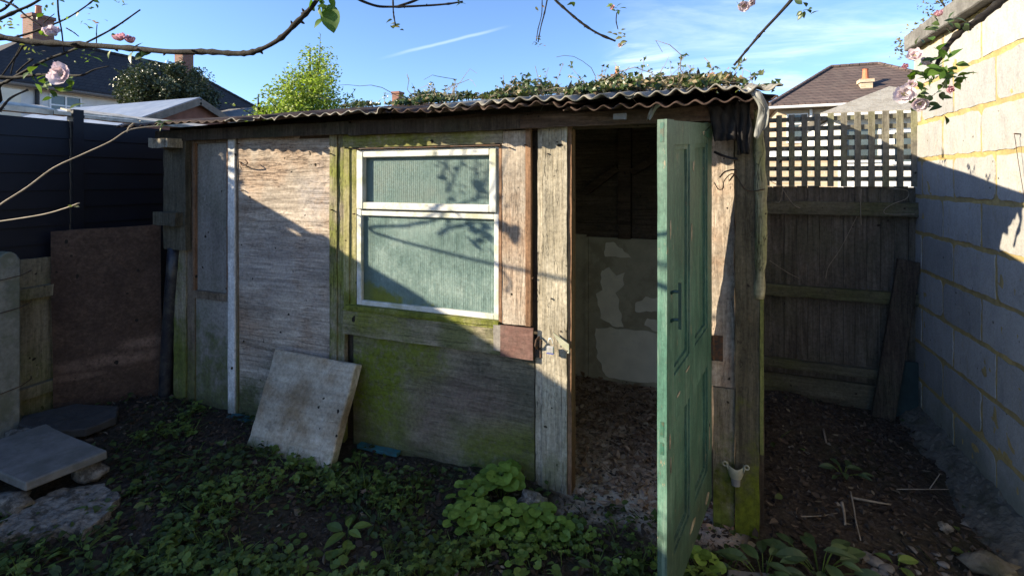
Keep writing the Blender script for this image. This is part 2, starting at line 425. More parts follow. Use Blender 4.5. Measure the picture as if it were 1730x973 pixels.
M['post_mossy'] = weathered('mossy_post', [(0.12, 0.105, 0.075), (0.26, 0.22, 0.16), (0.40, 0.34, 0.25)], 'z', stain=(0.16, 0.18, 0.03), stain_amt=0.9, moss=(0.2, 1.1, 0.8), moss_col=(0.12, 0.15, 0.02), bump=0.8, crack=0.9)
M['jamb_mossy'] = weathered('mossy_window_jamb', [(0.17, 0.155, 0.065), (0.29, 0.265, 0.125), (0.42, 0.385, 0.26)], 'z', stain=(0.17, 0.185, 0.03), stain_amt=0.9, moss=(0.7, 1.3, 0.9), moss_col=(0.135, 0.155, 0.02), bump=0.8)
M['panel_grey'] = weathered('faded_grey_panel', [(0.19, 0.175, 0.155), (0.24, 0.22, 0.195), (0.28, 0.26, 0.235)], 'z', stain=(0.14, 0.14, 0.10), stain_amt=0.5, moss=(0.1, 0.9, 0.85), moss_col=(0.10, 0.115, 0.04), bump=0.15, crack=0.15, gs=0.4)
M['frame_old'] = weathered('old_frame_wood', [(0.10, 0.075, 0.055), (0.18, 0.14, 0.10), (0.26, 0.20, 0.15)], 'z', moss=(0.1, 0.9, 0.7), moss_col=(0.11, 0.13, 0.035), bump=0.6)
M['frame_brown'] = weathered('brown_frame_wood', [(0.13, 0.07, 0.04), (0.21, 0.12, 0.07), (0.28, 0.17, 0.10)], 'z', bump=0.4, crack=0.4)
M['batten_white'] = weathered('chipped_white_batten', [(0.55, 0.55, 0.54), (0.68, 0.68, 0.66), (0.74, 0.73, 0.70)], 'z', stain=(0.42, 0.40, 0.36), stain_amt=0.5, moss=(-0.1, 0.4, 0.5), bump=0.3, crack=0.5)
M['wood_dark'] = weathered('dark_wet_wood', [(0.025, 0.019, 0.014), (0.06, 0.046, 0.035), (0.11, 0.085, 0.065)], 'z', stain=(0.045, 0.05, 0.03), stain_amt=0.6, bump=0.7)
M['wood_dark_x'] = weathered('dark_rafter_wood', [(0.04, 0.03, 0.022), (0.085, 0.062, 0.045), (0.15, 0.105, 0.075)], 'x', stain=(0.10, 0.06, 0.04), stain_amt=0.5, bump=0.7)
M['wood_fascia'] = weathered('brown_fascia_wood', [(0.045, 0.03, 0.021), (0.09, 0.06, 0.042), (0.16, 0.115, 0.085)], 'x', stain=(0.11, 0.065, 0.046), stain_amt=0.6, bump=0.7)
M['wood_green_post'] = weathered('green_stained_post', [(0.045, 0.04, 0.028), (0.09, 0.08, 0.055), (0.15, 0.13, 0.09)], 'z', stain=(0.06, 0.055, 0.04), stain_amt=0.4, moss=(0.05, 0.75, 1.0), moss_col=(0.105, 0.125, 0.012), bump=0.6, crack=0.8)
M['log'] = weathered('lichen_log', [(0.13, 0.115, 0.07), (0.27, 0.25, 0.16), (0.42, 0.39, 0.27)], 'z', stain=(0.15, 0.17, 0.06), stain_amt=0.7, bump=1.0, crack=0.9, gs=0.6)
M['red_paint'] = weathered('faded_red_paint', [(0.13, 0.072, 0.06), (0.17, 0.09, 0.075), (0.21, 0.12, 0.10)], 'x', stain=(0.14, 0.11, 0.095), stain_amt=0.6, bump=0.3, crack=0.3)
M['brown_sheet'] = weathered('brown_sheet_wood', [(0.045, 0.028, 0.019), (0.075, 0.046, 0.031), (0.105, 0.067, 0.046)], 'x', stain=(0.055, 0.035, 0.026), stain_amt=0.6, bump=0.6, crack=0.3, gs=0.7,
    blobs=[(0.04, 0.33, 0.20, 0.04, 0.7), (0.13, 0.42, 0.08, 0.04, 0.8), (-0.1, 0.25, 0.12, 0.02, 0.5)], blob_col=(0.22, 0.14, 0.10))
M['fence_back'] = weathered('fence_feather_edge', [(0.05, 0.041, 0.032), (0.095, 0.082, 0.066), (0.15, 0.132, 0.108)], 'z', stain=(0.07, 0.068, 0.045), stain_amt=0.7, bump=0.6, crack=0.4)
M['fence_rail'] = weathered('fence_rail_wood', [(0.055, 0.05, 0.034), (0.10, 0.092, 0.063), (0.14, 0.13, 0.09)], 'x', stain=(0.085, 0.09, 0.035), stain_amt=0.7, bump=0.6)
M['fence_low'] = weathered('low_fence_wood', [(0.10, 0.085, 0.055), (0.18, 0.155, 0.10), (0.24, 0.21, 0.15)], 'z', stain=(0.14, 0.15, 0.05), stain_amt=0.7, moss=(0, 0.5, 0.5), bump=0.5, crack=0.4)
M['trellis'] = weathered('trellis_wood', [(0.085, 0.08, 0.062), (0.145, 0.135, 0.11), (0.21, 0.198, 0.165)], 'z', stain=(0.20, 0.20, 0.11), stain_amt=0.7, bump=0.5, crack=0.4)
M['fence_black'] = simple('black_painted_boards', (0.0065, 0.0075, 0.0125), rough=0.5, var=0.25, scale=5, bump=0.15, spec=0.25)
M['felt_pale'] = simple('pale_fence_cap', (0.55, 0.50, 0.40), var=0.3, dirt=(0.16, 0.15, 0.11), dscale=9)
def block_material():
    m, g, p = new_mat('concrete_block')
    tc, v = coords(g, False)
    at_ = g.add('ShaderNodeAttribute', attribute_name='rv').outputs['Fac']
    c = g.ramp(at_, [(0, (0.29, 0.287, 0.278)), (0.5, (0.34, 0.336, 0.324)), (1, (0.385, 0.38, 0.365))])
    n = g.noise(v, 3.5, 7, 0.7)
    c = g.mix(0.6, c, g.ramp(n, [(0.3, 0.80), (0.7, 1.06)]), 'MULTIPLY')
    c = g.mix(g.math('MULTIPLY', g.rng(g.noise(g.scale(v, (1, 4, 1.2)), 6, 6, 0.7), 0.56, 0.66), 0.35), c, (0.34, 0.29, 0.19))
    c = g.mix(0.35, c, g.ramp(g.noise(g.scale(v, (1, 4, 1.6)), 3.5, 7, 0.75), [(0.34, 0.55), (0.5, 1.0), (0.7, 1.1)]), 'MULTIPLY')
    c = g.mix(0.7, c, g.ramp(g.noise(v, 90, 4, 0.8), [(0.32, 0.72), (0.5, 1.0), (0.68, 1.15)]), 'MULTIPLY')
    pits = g.rng(g.noise(v, 26, 2, 0.5), 0.72, 0.75)
    c = g.mix(pits, c, (0.10, 0.09, 0.07))
    sep = g.add('ShaderNodeSeparateXYZ'); g.l.new(tc, sep.inputs[0])
    dm = g.rng(g.math('ADD', sep.outputs[2], g.math('MULTIPLY', g.math('SUBTRACT', n, 0.5), 0.6)), 0.42, 0.05, smooth=True)
    c = g.mix(g.math('MULTIPLY', dm, 0.7), c, (0.13, 0.14, 0.10))
    g.put(p.inputs['Base Color'], c); p.inputs['Roughness'].default_value = 0.9; p.inputs['Specular IOR Level'].default_value = 0.15
    f = g.noise(v, 120, 4, 0.7)
    g.put(p.inputs['Normal'], g.bump(f, 0.6, 0.004, g.bump(g.noise(v, 14, 6, 0.7), 0.6, 0.008)))
    return m
M['block'] = block_material()
M['mortar'] = simple('buff_mortar', (0.38, 0.285, 0.12), rough=0.95, var=0.25, scale=22, bump=0.8, spec=0.1, bd=0.006, dirt=(0.26, 0.215, 0.12), dirt_amt=0.5, dscale=6)
M['coping'] = simple('grey_coping_concrete', (0.17, 0.165, 0.155), rough=0.95, var=0.3, scale=30, bump=0.7, dirt=(0.09, 0.085, 0.075), dscale=6)
M['concrete'] = simple('pale_concrete', (0.40, 0.385, 0.34), rough=0.95, var=0.3, scale=28, bump=0.8, dirt=(0.20, 0.16, 0.11), dirt_amt=0.6, dscale=7)
M['slab_lean'] = weathered('stained_slab', [(0.31, 0.27, 0.205), (0.43, 0.385, 0.305), (0.56, 0.51, 0.42)], 'x', stain=(0.22, 0.145, 0.072), stain_amt=0.75, moss=(0.0, 0.16, 0.7), moss_col=(0.07, 0.10, 0.015), bump=0.9, crack=0.0, gs=0.25)
M['slab_grey'] = simple('grey_paving', (0.17, 0.158, 0.14), rough=0.85, var=0.25, scale=14, bump=0.4, dirt=(0.10, 0.098, 0.08), dscale=5)
M['slate'] = simple('dark_slate', (0.05, 0.047, 0.043), rough=0.8, var=0.25, scale=14, bump=0.4)
M['rubble'] = simple('pale_rubble', (0.25, 0.22, 0.18), rough=0.95, var=0.45, scale=34, bump=1.0, dirt=(0.055, 0.047, 0.036), dirt_amt=0.9, dscale=14, bd=0.01)
M['footing'] = simple('dirty_footing', (0.13, 0.115, 0.09), rough=0.95, var=0.4, scale=18, bump=1.0, dirt=(0.045, 0.045, 0.028), dirt_amt=0.85, dscale=9, bd=0.01)
M['stone'] = simple('pebble', (0.13, 0.12, 0.108), rough=0.8, var=0.35, scale=20)
M['upvc'] = simple('dirty_white_frame', (0.56, 0.56, 0.53), rough=0.5, var=0.10, scale=9, bump=0.1, spec=0.4, dirt=(0.28, 0.29, 0.14), dirt_amt=0.6, dscale=6)
def glass_material():
    m, g, p = new_mat('reeded_dirty_glass')
    tc, v = coords(g, False)
    sep = g.add('ShaderNodeSeparateXYZ'); g.l.new(tc, sep.inputs[0])
    n = g.noise(v, 5, 7, 0.7); st = g.noise(g.scale(v, (45, 1, 3)), 3, 5, 0.7)
    c = g.ramp(g.math('ADD', g.math('MULTIPLY', n, 0.6), g.math('MULTIPLY', st, 0.4)), [(0.36, (0.09, 0.145, 0.138)), (0.5, (0.17, 0.25, 0.235)), (0.60, (0.26, 0.345, 0.32)), (0.72, (0.40, 0.47, 0.43))])
    mz = g.math('ADD', g.rng(sep.outputs[2], 1.06, 0.80), g.math('MULTIPLY', g.math('SUBTRACT', g.noise(v, 9, 7, 0.75), 0.5), 1.6))
    mz = g.math('SUBTRACT', mz, g.rng(sep.outputs[0], -1.75, -1.15, 0.0, 0.75))
    c = g.mix(g.rng(mz, 0.45, 0.7, smooth=True), c, (0.20, 0.22, 0.035))
    recess_shade = g.math('MAXIMUM', g.rng(g.math('ADD', sep.outputs[0], g.math('MULTIPLY', n, 0.05)), -1.80, -1.85), g.math('MULTIPLY', g.rng(sep.outputs[2], 1.31, 1.345), g.rng(n, 0.4, 0.6)))
    c = g.mix(g.math('MULTIPLY', recess_shade, 0.5), c, (0.06, 0.09, 0.08))  # shadow of the frame recess painted along the left and top pane borders
    run = g.noise(g.scale(v, (26, 1, 1.6)), 2.4, 7, 0.75)
    c = g.mix(g.math('MULTIPLY', g.rng(run, 0.55, 0.66), 0.45), c, (0.05, 0.075, 0.065))
    c = g.mix(0.8, c, g.ramp(g.noise(v, 70, 4, 0.8), [(0.3, 0.6), (0.5, 1.0), (0.7, 1.35)]), 'MULTIPLY')
    g.put(p.inputs['Base Color'], c)
    g.put(p.inputs['Roughness'], g.rng(n, 0.3, 0.7, 0.28, 0.5))
    p.inputs['Specular IOR Level'].default_value = 0.35
    wv = g.math('SINE', g.math('MULTIPLY', sep.outputs[0], 2 * math.pi / 0.0135))
    h = g.math('ADD', g.math('MULTIPLY', wv, 0.5), g.math('MULTIPLY', g.noise(v, 110, 3), 0.7))
    g.put(p.inputs['Normal'], g.bump(h, 0.22, 0.003))
    tr = g.add('ShaderNodeBsdfTranslucent'); g.put(tr.inputs[0], (0.8, 0.86, 0.78))
    mx = g.add('ShaderNodeMixShader'); mx.inputs[0].default_value = 0.33
    g.l.new(p.outputs[0], mx.inputs[1]); g.l.new(tr.outputs[0], mx.inputs[2])
    out = [n for n in g.n if n.type == 'OUTPUT_MATERIAL'][0]; g.l.new(mx.outputs[0], out.inputs[0])
    return m
M['glass'] = glass_material()
def sheet_material(name, c0, c1, c2, moss=0.4):
    m, g, p = new_mat(name)
    tc, v = coords(g)
    n = g.noise(v, 7, 8, 0.72); n2 = g.noise(v, 60, 4, 0.7)
    c = g.ramp(n, [(0.3, c0), (0.5, c1), (0.7, c2)])
    c = g.mix(g.math('MULTIPLY', g.rng(n2, 0.5, 0.65), moss), c, (0.05, 0.055, 0.02))
    g.put(p.inputs['Base Color'], c); p.inputs['Roughness'].default_value = 0.85; p.inputs['Specular IOR Level'].default_value = 0.2
    g.put(p.inputs['Normal'], g.bump(n2, 0.6, 0.004))
    return m
M['sheet_dark'] = sheet_material('dark_bitumen_sheet', (0.025, 0.016, 0.013), (0.05, 0.032, 0.026), (0.09, 0.062, 0.05), 0.2)
M['sheet_grey'] = sheet_material('grey_cement_sheet', (0.12, 0.115, 0.10), (0.22, 0.21, 0.185), (0.34, 0.32, 0.28), 0.6)
M['sheet_edge'] = simple('pale_cement_edge', (0.19, 0.178, 0.15), var=0.3)
def paint_green():
    m, g, p = new_mat('old_green_paint')
    tc, v = coords(g, False)
    n = g.noise(v, 4, 7, 0.7); f = g.noise(g.scale(v, (14, 14, 1.3)), 3, 7, 0.7)
    c = g.ramp(g.math('ADD', g.math('MULTIPLY', n, 0.5), g.math('MULTIPLY', f, 0.5)), [(0.36, (0.028, 0.075, 0.056)), (0.5, (0.056, 0.135, 0.100)), (0.66, (0.12, 0.22, 0.168))])
    c = g.mix(g.math('MULTIPLY', g.rng(g.noise(v, 2.2, 5, 0.6), 0.5, 0.68, smooth=True), 0.5), c, (0.075, 0.11, 0.085))
    sep = g.add('ShaderNodeSeparateXYZ'); g.l.new(tc, sep.inputs[0])
    c = g.mix(g.math('MULTIPLY', g.rng(sep.outputs[2], 1.15, 1.8), 0.45), c, (0.10, 0.125, 0.09))
    c = g.mix(g.math('MULTIPLY', g.rng(g.noise(g.scale(v, (9, 9, 1.6)), 2.4, 8, 0.75), 0.52, 0.62), 0.45), c, (0.115, 0.165, 0.135))
    dg = g.rng(g.math('ADD', sep.outputs[2], g.math('MULTIPLY', g.math('SUBTRACT', n, 0.5), 1.2)), 0.62, 0.10, smooth=True)
    c = g.mix(g.math('MULTIPLY', dg, 0.6), c, (0.035, 0.045, 0.03))
    c = g.mix(0.7, c, g.ramp(g.noise(v, 60, 5, 0.8), [(0.32, 0.6), (0.5, 1.0), (0.68, 1.35)]), 'MULTIPLY')
    pk = g.noise(g.scale(v, (24, 24, 6)), 1.7, 9, 0.78)
    lt = g.noise(g.scale(v, (34, 34, 2.2)), 1.5, 8, 0.75)
    c = g.mix(g.math('MULTIPLY', g.rng(lt, 0.56, 0.62), 0.55), c, (0.15, 0.225, 0.18))
    c = g.mix(g.rng(pk, 0.62, 0.632), c, (0.26, 0.21, 0.14))
    ck = g.ramp(g.noise(g.scale(v, (30, 30, 1.5)), 1.0, 4, 0.7, 1.0), [(0.487, 0), (0.5, 0.8), (0.513, 0)])
    c = g.mix(ck, c, (0.02, 0.05, 0.04))
    g.put(p.inputs['Base Color'], c); p.inputs['Roughness'].default_value = 0.5; p.inputs['Specular IOR Level'].default_value = 0.35
    g.put(p.inputs['Normal'], g.bump(f, 0.35, 0.004, g.bump(ck, -0.5, 0.003)))
    return m
M['green'] = paint_green()
M['handle_metal'] = simple('dark_green_handle', (0.012, 0.04, 0.03), rough=0.35, spec=0.5)
M['green_metal'] = simple('green_painted_metal', (0.03, 0.10, 0.07), rough=0.4, spec=0.5, dirt=(0.10, 0.06, 0.03), dirt_amt=0.5, dscale=30)
M['iron'] = simple('rusty_iron', (0.045, 0.035, 0.03), rough=0.6, metal=0.3, dirt=(0.14, 0.06, 0.025), dirt_amt=0.7, dscale=40)
M['steel'] = simple('bright_steel', (0.72, 0.72, 0.70), rough=0.35, metal=0.6, dirt=(0.35, 0.30, 0.24), dirt_amt=0.3, dscale=40)
M['plastic_blue'] = simple('blue_plastic', (0.04, 0.07, 0.35), rough=0.4)
M['pale_plastic'] = simple('grey_green_plastic', (0.27, 0.27, 0.21), rough=0.45, spec=0.45, dirt=(0.24, 0.25, 0.15), dscale=25)
M['grey_plastic'] = simple('grey_plastic_pipe', (0.17, 0.17, 0.17), rough=0.5, spec=0.4)
M['black_pipe'] = simple('black_pipe', (0.014, 0.014, 0.019), rough=0.45, spec=0.4, dirt=(0.09, 0.085, 0.07), dirt_amt=0.4, dscale=14)
M['teal_plastic'] = simple('turquoise_plastic', (0.035, 0.13, 0.14), rough=0.6, dirt=(0.05, 0.05, 0.04), dirt_amt=0.7, dscale=14)
M['teal_board'] = simple('dark_teal_board', (0.02, 0.035, 0.035), rough=0.7)
M['concrete_post'] = simple('greenish_old_concrete', (0.20, 0.195, 0.155), rough=0.95, var=0.3, scale=26, bump=0.7, dirt=(0.12, 0.125, 0.075), dirt_amt=0.7, dscale=7)
M['polythene'] = simple('torn_polythene', (0.22, 0.225, 0.215), rough=0.4, spec=0.5, var=0.2, dirt=(0.16, 0.16, 0.14), dirt_amt=0.5, dscale=10)
M['felt'] = simple('torn_roofing_felt', (0.022, 0.02, 0.02), rough=0.9, var=0.4, scale=30, bump=0.6)
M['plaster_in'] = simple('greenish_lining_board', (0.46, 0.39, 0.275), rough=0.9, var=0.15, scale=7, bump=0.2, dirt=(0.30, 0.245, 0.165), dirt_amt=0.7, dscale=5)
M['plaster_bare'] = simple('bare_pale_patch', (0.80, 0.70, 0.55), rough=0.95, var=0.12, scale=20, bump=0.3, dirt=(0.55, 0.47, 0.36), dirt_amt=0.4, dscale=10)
M['wood_inside'] = weathered('dark_inner_boards', [(0.06, 0.04, 0.028), (0.11, 0.078, 0.055), (0.17, 0.125, 0.09)], 'x', bump=0.6)
M['lime_strip'] = weathered('mossy_green_strip', [(0.09, 0.095, 0.03), (0.15, 0.16, 0.05), (0.20, 0.20, 0.09)], 'z', bump=0.5)
M['bark'] = simple('apple_bark', (0.013, 0.010, 0.008), rough=0.9, var=0.5, scale=40, bump=0.9, dirt=(0.028, 0.028, 0.02), dirt_amt=0.5, dscale=30, bd=0.003)
M['twig_pale'] = simple('pale_twig_bark', (0.40, 0.33, 0.23), rough=0.7, var=0.3, scale=30, bump=0.3)
M['dry_stick'] = simple('dry_stick', (0.22, 0.185, 0.14), rough=0.85, var=0.35, scale=30)
M['leaf_fresh'] = leaf_mat('fresh_leaf', (0.06, 0.10, 0.015), (0.15, 0.21, 0.03), trans=0.5)
M['leaf_big'] = leaf_mat('big_green_leaf', (0.045, 0.10, 0.02), (0.10, 0.18, 0.03), trans=0.4)
M['leaf_bud'] = leaf_mat('opening_bud', (0.12, 0.12, 0.05), (0.24, 0.24, 0.10), trans=0.4, c3=(0.36, 0.20, 0.14))
M['leaf_ground'] = leaf_mat('ground_weed_leaf', (0.026, 0.040, 0.010), (0.080, 0.118, 0.024), trans=0.3, rough=0.5, c3=(0.17, 0.19, 0.045))
M['leaf_bright'] = leaf_mat('bright_weed_leaf', (0.09, 0.155, 0.022), (0.20, 0.30, 0.05), trans=0.3, rough=0.5)
M['leaf_mid'] = leaf_mat('mid_weed_leaf', (0.055, 0.095, 0.018), (0.14, 0.20, 0.038), trans=0.3, rough=0.5)
M['leaf_dock'] = leaf_mat('broad_dark_leaf', (0.035, 0.062, 0.022), (0.075, 0.115, 0.04), trans=0.2, rough=0.4)
M['leaf_dead'] = leaf_mat('dead_leaf', (0.030, 0.020, 0.013), (0.085, 0.058, 0.038), trans=0.1, rough=0.8, c3=(0.20, 0.165, 0.11))
M['leaf_floor'] = leaf_mat('floor_leaf', (0.14, 0.08, 0.05), (0.40, 0.26, 0.175), trans=0.1, rough=0.8, c3=(0.50, 0.38, 0.28))
M['ivy'] = leaf_mat('roof_ivy_leaf', (0.022, 0.045, 0.012), (0.07, 0.10, 0.03), trans=0.2, rough=0.35, c3=(0.22, 0.20, 0.10))
M['ivy_dead'] = leaf_mat('dry_ivy', (0.07, 0.05, 0.03), (0.21, 0.17, 0.10), trans=0.15, rough=0.8)
M['tree_lime'] = leaf_mat('lime_tree_leaf', (0.09, 0.14, 0.02), (0.38, 0.44, 0.085), trans=0.35)
M['holly'] = leaf_mat('glossy_holly_leaf', (0.030, 0.045, 0.018), (0.10, 0.115, 0.065), trans=0.1, rough=0.4)
M['tree_olive'] = leaf_mat('olive_spring_leaf', (0.10, 0.10, 0.03), (0.22, 0.19, 0.07), trans=0.35, c3=(0.30, 0.20, 0.12))
M['petal'] = leaf_mat('apple_petal', (0.66, 0.54, 0.56), (0.80, 0.75, 0.76), trans=0.35, c3=(0.66, 0.36, 0.40), tint=(1, 0.9, 0.95))
M['petal_pink'] = leaf_mat('pink_petal', (0.60, 0.30, 0.34), (0.70, 0.46, 0.50), trans=0.35, tint=(1, 0.85, 0.9))
def roof_tiles(name, cols, course=0.11, axis=2):
    m, g, p = new_mat(name)
    tc, v = coords(g, False)
    br = g.add('ShaderNodeTexBrick'); sep = g.add('ShaderNodeSeparateXYZ'); g.l.new(tc, sep.inputs[0])
    cb = g.add('ShaderNodeCombineXYZ'); g.l.new(g.math('ADD', sep.outputs[0], sep.outputs[1]), cb.inputs[0]); g.l.new(sep.outputs[2], cb.inputs[1])
    g.l.new(cb.outputs[0], br.inputs['Vector'])
    br.inputs['Scale'].default_value = 1; br.inputs['Brick Width'].default_value = 0.26; br.inputs['Row Height'].default_value = course * 1.4
    br.inputs['Mortar Size'].default_value = 0.018; br.inputs['Mortar Smooth'].default_value = 0.5
    br.inputs['Color1'].default_value = cols[0] + (1,); br.inputs['Color2'].default_value = cols[1] + (1,); br.inputs['Mortar'].default_value = cols[2] + (1,)
    c = g.mix(g.math('MULTIPLY', g.rng(g.noise(v, 2.5, 7, 0.75), 0.5, 0.7), 0.5), br.outputs[0], cols[3])
    g.put(p.inputs['Base Color'], c); p.inputs['Roughness'].default_value = 0.9
    g.put(p.inputs['Normal'], g.bump(g.math('FRACT', g.math('DIVIDE', sep.outputs[2], course * 1.4)), -0.8, 0.05))
    return m
M['tiles_brown'] = roof_tiles('brown_roof_tiles', [(0.080, 0.056, 0.050), (0.112, 0.078, 0.068), (0.024, 0.018, 0.017), (0.15, 0.12, 0.10)])
M['tiles_black'] = roof_tiles('dark_roof_tiles', [(0.022, 0.020, 0.022), (0.034, 0.03, 0.03), (0.008, 0.008, 0.009), (0.045, 0.038, 0.034)])
M['tiles_pale'] = simple('pale_render_roof', (0.36, 0.335, 0.28), var=0.2, scale=14, bump=0.8, bd=0.03, dirt=(0.25, 0.22, 0.17), dirt_amt=0.6, dscale=4)
def brick_wall(name, c1, c2, mort, rh=0.075, bw=0.225):
    m, g, p = new_mat(name)
    tc, v = coords(g, False)
    br = g.add('ShaderNodeTexBrick'); sep = g.add('ShaderNodeSeparateXYZ'); g.l.new(tc, sep.inputs[0])
    cb = g.add('ShaderNodeCombineXYZ'); g.l.new(g.math('ADD', sep.outputs[0], sep.outputs[1]), cb.inputs[0]); g.l.new(sep.outputs[2], cb.inputs[1])
    g.l.new(cb.outputs[0], br.inputs['Vector'])
    br.inputs['Scale'].default_value = 1; br.inputs['Brick Width'].default_value = bw; br.inputs['Row Height'].default_value = rh; br.inputs['Mortar Size'].default_value = 0.01
    br.inputs['Color1'].default_value = c1 + (1,); br.inputs['Color2'].default_value = c2 + (1,); br.inputs['Mortar'].default_value = mort + (1,)
    g.put(p.inputs['Base Color'], br.outputs[0]); p.inputs['Roughness'].default_value = 0.9
    return m
M['brick_red'] = brick_wall('red_brick', (0.15, 0.058, 0.04), (0.21, 0.088, 0.06), (0.18, 0.15, 0.125))
M['brick_buff'] = brick_wall('buff_brick', (0.42, 0.31, 0.20), (0.52, 0.41, 0.28), (0.45, 0.40, 0.32))
M['brick_brown'] = simple('brown_gable_boards', (0.20, 0.085, 0.055), var=0.3, scale=6)
M['render_white'] = simple('white_render', (0.72, 0.70, 0.66), var=0.06, scale=3, bump=0.1, dirt=(0.55, 0.53, 0.48), dirt_amt=0.4, dscale=2)
M['render_cream'] = simple('cream_render', (0.72, 0.64, 0.48), var=0.06, scale=3, bump=0.1)
M['window_dark'] = simple('house_window_glass', (0.07, 0.09, 0.095), rough=0.12, var=0.3, scale=2, bump=0.0, spec=0.6)
M['white_trim'] = simple('white_trim', (0.78, 0.78, 0.76), rough=0.4, var=0.03, bump=0.05)
M['felt_blue'] = simple('grey_blue_roof_felt', (0.17, 0.20, 0.25), rough=0.45, var=0.2, scale=6, spec=0.5, dirt=(0.24, 0.26, 0.29), dscale=3)
M['fascia_grey'] = simple('weathered_bargeboard', (0.17, 0.14, 0.11), var=0.3, scale=20)
M['pot'] = simple('terracotta_pot', (0.50, 0.16, 0.08), var=0.2)
M['car_paint'] = simple('silver_car_paint', (0.62, 0.64, 0.66), rough=0.25, var=0.03, spec=0.6, bump=0.0)

# ------------------------------------------------------------------ ground
def gh(x, y):
    """height of the garden soil"""
    if not (-6 < x < 2 and 0 < y < 6): return -0.02
    h = 0.030 * mnoise.noise(Vector((x * 1.3, y * 1.3, 0))) + 0.018 * mnoise.noise(Vector((x * 5, y * 5, 3))) + 0.009 * mnoise.noise(Vector((x * 15, y * 15, 7)))
    inside = -3.6 < x < 0.2 and y > 2.45
    if inside: h *= 0.6
    h += 0.06 * math.exp(-((x + 3.45) ** 2 + (y - 2.2) ** 2) / 0.10)
    h += 0.07 * math.exp(-((x - 0.55) ** 2 + (y - 3.75) ** 2) / 0.10)
    return h - 0.005
def ground():
    def axis(a, b, step, far):
        c = [-far, -far / 3, -far / 10, -far / 30]; i = a
        while i < b: c.append(i); i += step
        return c + [far / 30, far / 10, far / 3, far]
    xs = axis(-4.6, 1.6, 0.03, 600); ys = axis(0.3, 4.3, 0.03, 600)
    mb = MB(); vs = [(x, y, gh(x, y)) for y in ys for x in xs]; n = len(xs)
    fs = [(j * n + i, j * n + i + 1, (j + 1) * n + i + 1, (j + 1) * n + i) for j in range(len(ys) - 1) for i in range(n - 1)]
    mb.add(vs, fs); o = mb.build('ground', M['soil'], smooth=True); tag(o, kind='structure')
ground()

# ------------------------------------------------------------------ the shed
YF = 2.43
shed = empty('garden_shed', (-1.7, YF, 0), 'patched timber garden shed with corrugated roof and its green door standing open', 'shed')
def part(name, mat, mb, parent=shed, **kw): return mb.build(name, mat, parent, **kw)
# carcass: inner lining, side and back walls
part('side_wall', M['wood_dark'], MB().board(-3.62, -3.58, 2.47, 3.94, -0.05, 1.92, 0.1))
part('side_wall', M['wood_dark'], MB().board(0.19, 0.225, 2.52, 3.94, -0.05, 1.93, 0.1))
bw = MB()
z = 1.10
while z < 2.12:
    h = rnd.uniform(0.09, 0.13)
    bw.board(-3.58, 0.19, 3.925 + rnd.uniform(0, 0.012), 3.945, z, z + h - rnd.uniform(0.0, 0.008), 0.12, 0.006); z += h
bw.box(-3.58, 0.19, 3.946, 3.96, 1.05, 2.213)
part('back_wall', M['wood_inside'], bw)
for xs_ in (-3.605, 0.196):
    fix_normals(part('side_gable', M['wood_dark'], MB().prism([(xs_, 2.46, 1.80), (xs_, 2.46, 1.915), (xs_, 3.955, 2.185), (xs_, 3.955, 1.80)], (0.02, 0, 0))))
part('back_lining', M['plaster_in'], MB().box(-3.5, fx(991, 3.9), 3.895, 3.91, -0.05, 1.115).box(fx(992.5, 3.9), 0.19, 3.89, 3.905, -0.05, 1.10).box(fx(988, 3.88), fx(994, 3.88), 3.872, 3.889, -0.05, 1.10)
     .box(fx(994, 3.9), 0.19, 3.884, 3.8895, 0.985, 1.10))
st = MB(); st.board(fx(1045, 3.86), fx(1066, 3.86), 3.84, 3.92, 1.10, 2.1, 0.1, 0.003)
part('stud', M['wood_fascia'], st)
for a, b in (((994, 322), (1044, 284)), ((1067, 292), (1125, 258))):
    p, q = on_y(a[0], a[1], 3.86), on_y(b[0], b[1], 3.86)
    part('brace', M['wood_fascia'], MB().bar(p, q, 0.05, 0.06, up=(0, 1, 0)))
def jag_poly(pts, Y, d=0.002, k=9, amp=0.018):
    P = [on_y(a, b, Y) for a, b in pts]; out = []
    for i, p in enumerate(P):
        q = P[(i + 1) % len(P)]
        for j in range(k):
            r_ = p.lerp(q, j / k); nn = mnoise.noise_vector(r_ * 19) * amp
            out.append(Vector((r_.x + nn.x, Y, r_.z + nn.z)))
    mb = MB(); c = sum(out, Vector()) / len(out); n = len(out)
    mb.prism(out, (0, d, 0)); return mb
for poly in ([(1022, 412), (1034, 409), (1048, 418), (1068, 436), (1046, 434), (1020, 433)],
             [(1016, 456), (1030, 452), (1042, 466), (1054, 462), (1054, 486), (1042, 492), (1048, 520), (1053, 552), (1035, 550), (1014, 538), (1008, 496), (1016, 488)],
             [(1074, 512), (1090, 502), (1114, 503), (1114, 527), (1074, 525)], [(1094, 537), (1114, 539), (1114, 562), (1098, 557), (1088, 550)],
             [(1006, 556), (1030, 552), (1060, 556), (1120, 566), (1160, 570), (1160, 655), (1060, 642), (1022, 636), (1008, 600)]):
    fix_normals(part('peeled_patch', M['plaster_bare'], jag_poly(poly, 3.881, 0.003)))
rf = MB()
for x in (-3.0, -2.2, -1.4, -0.55):
    rf.bar((x, 2.5, 1.865), (x, 3.92, 2.12), 0.05, 0.08)
part('rafter', M['wood_inside'], rf)['kind'] = 'stuff'
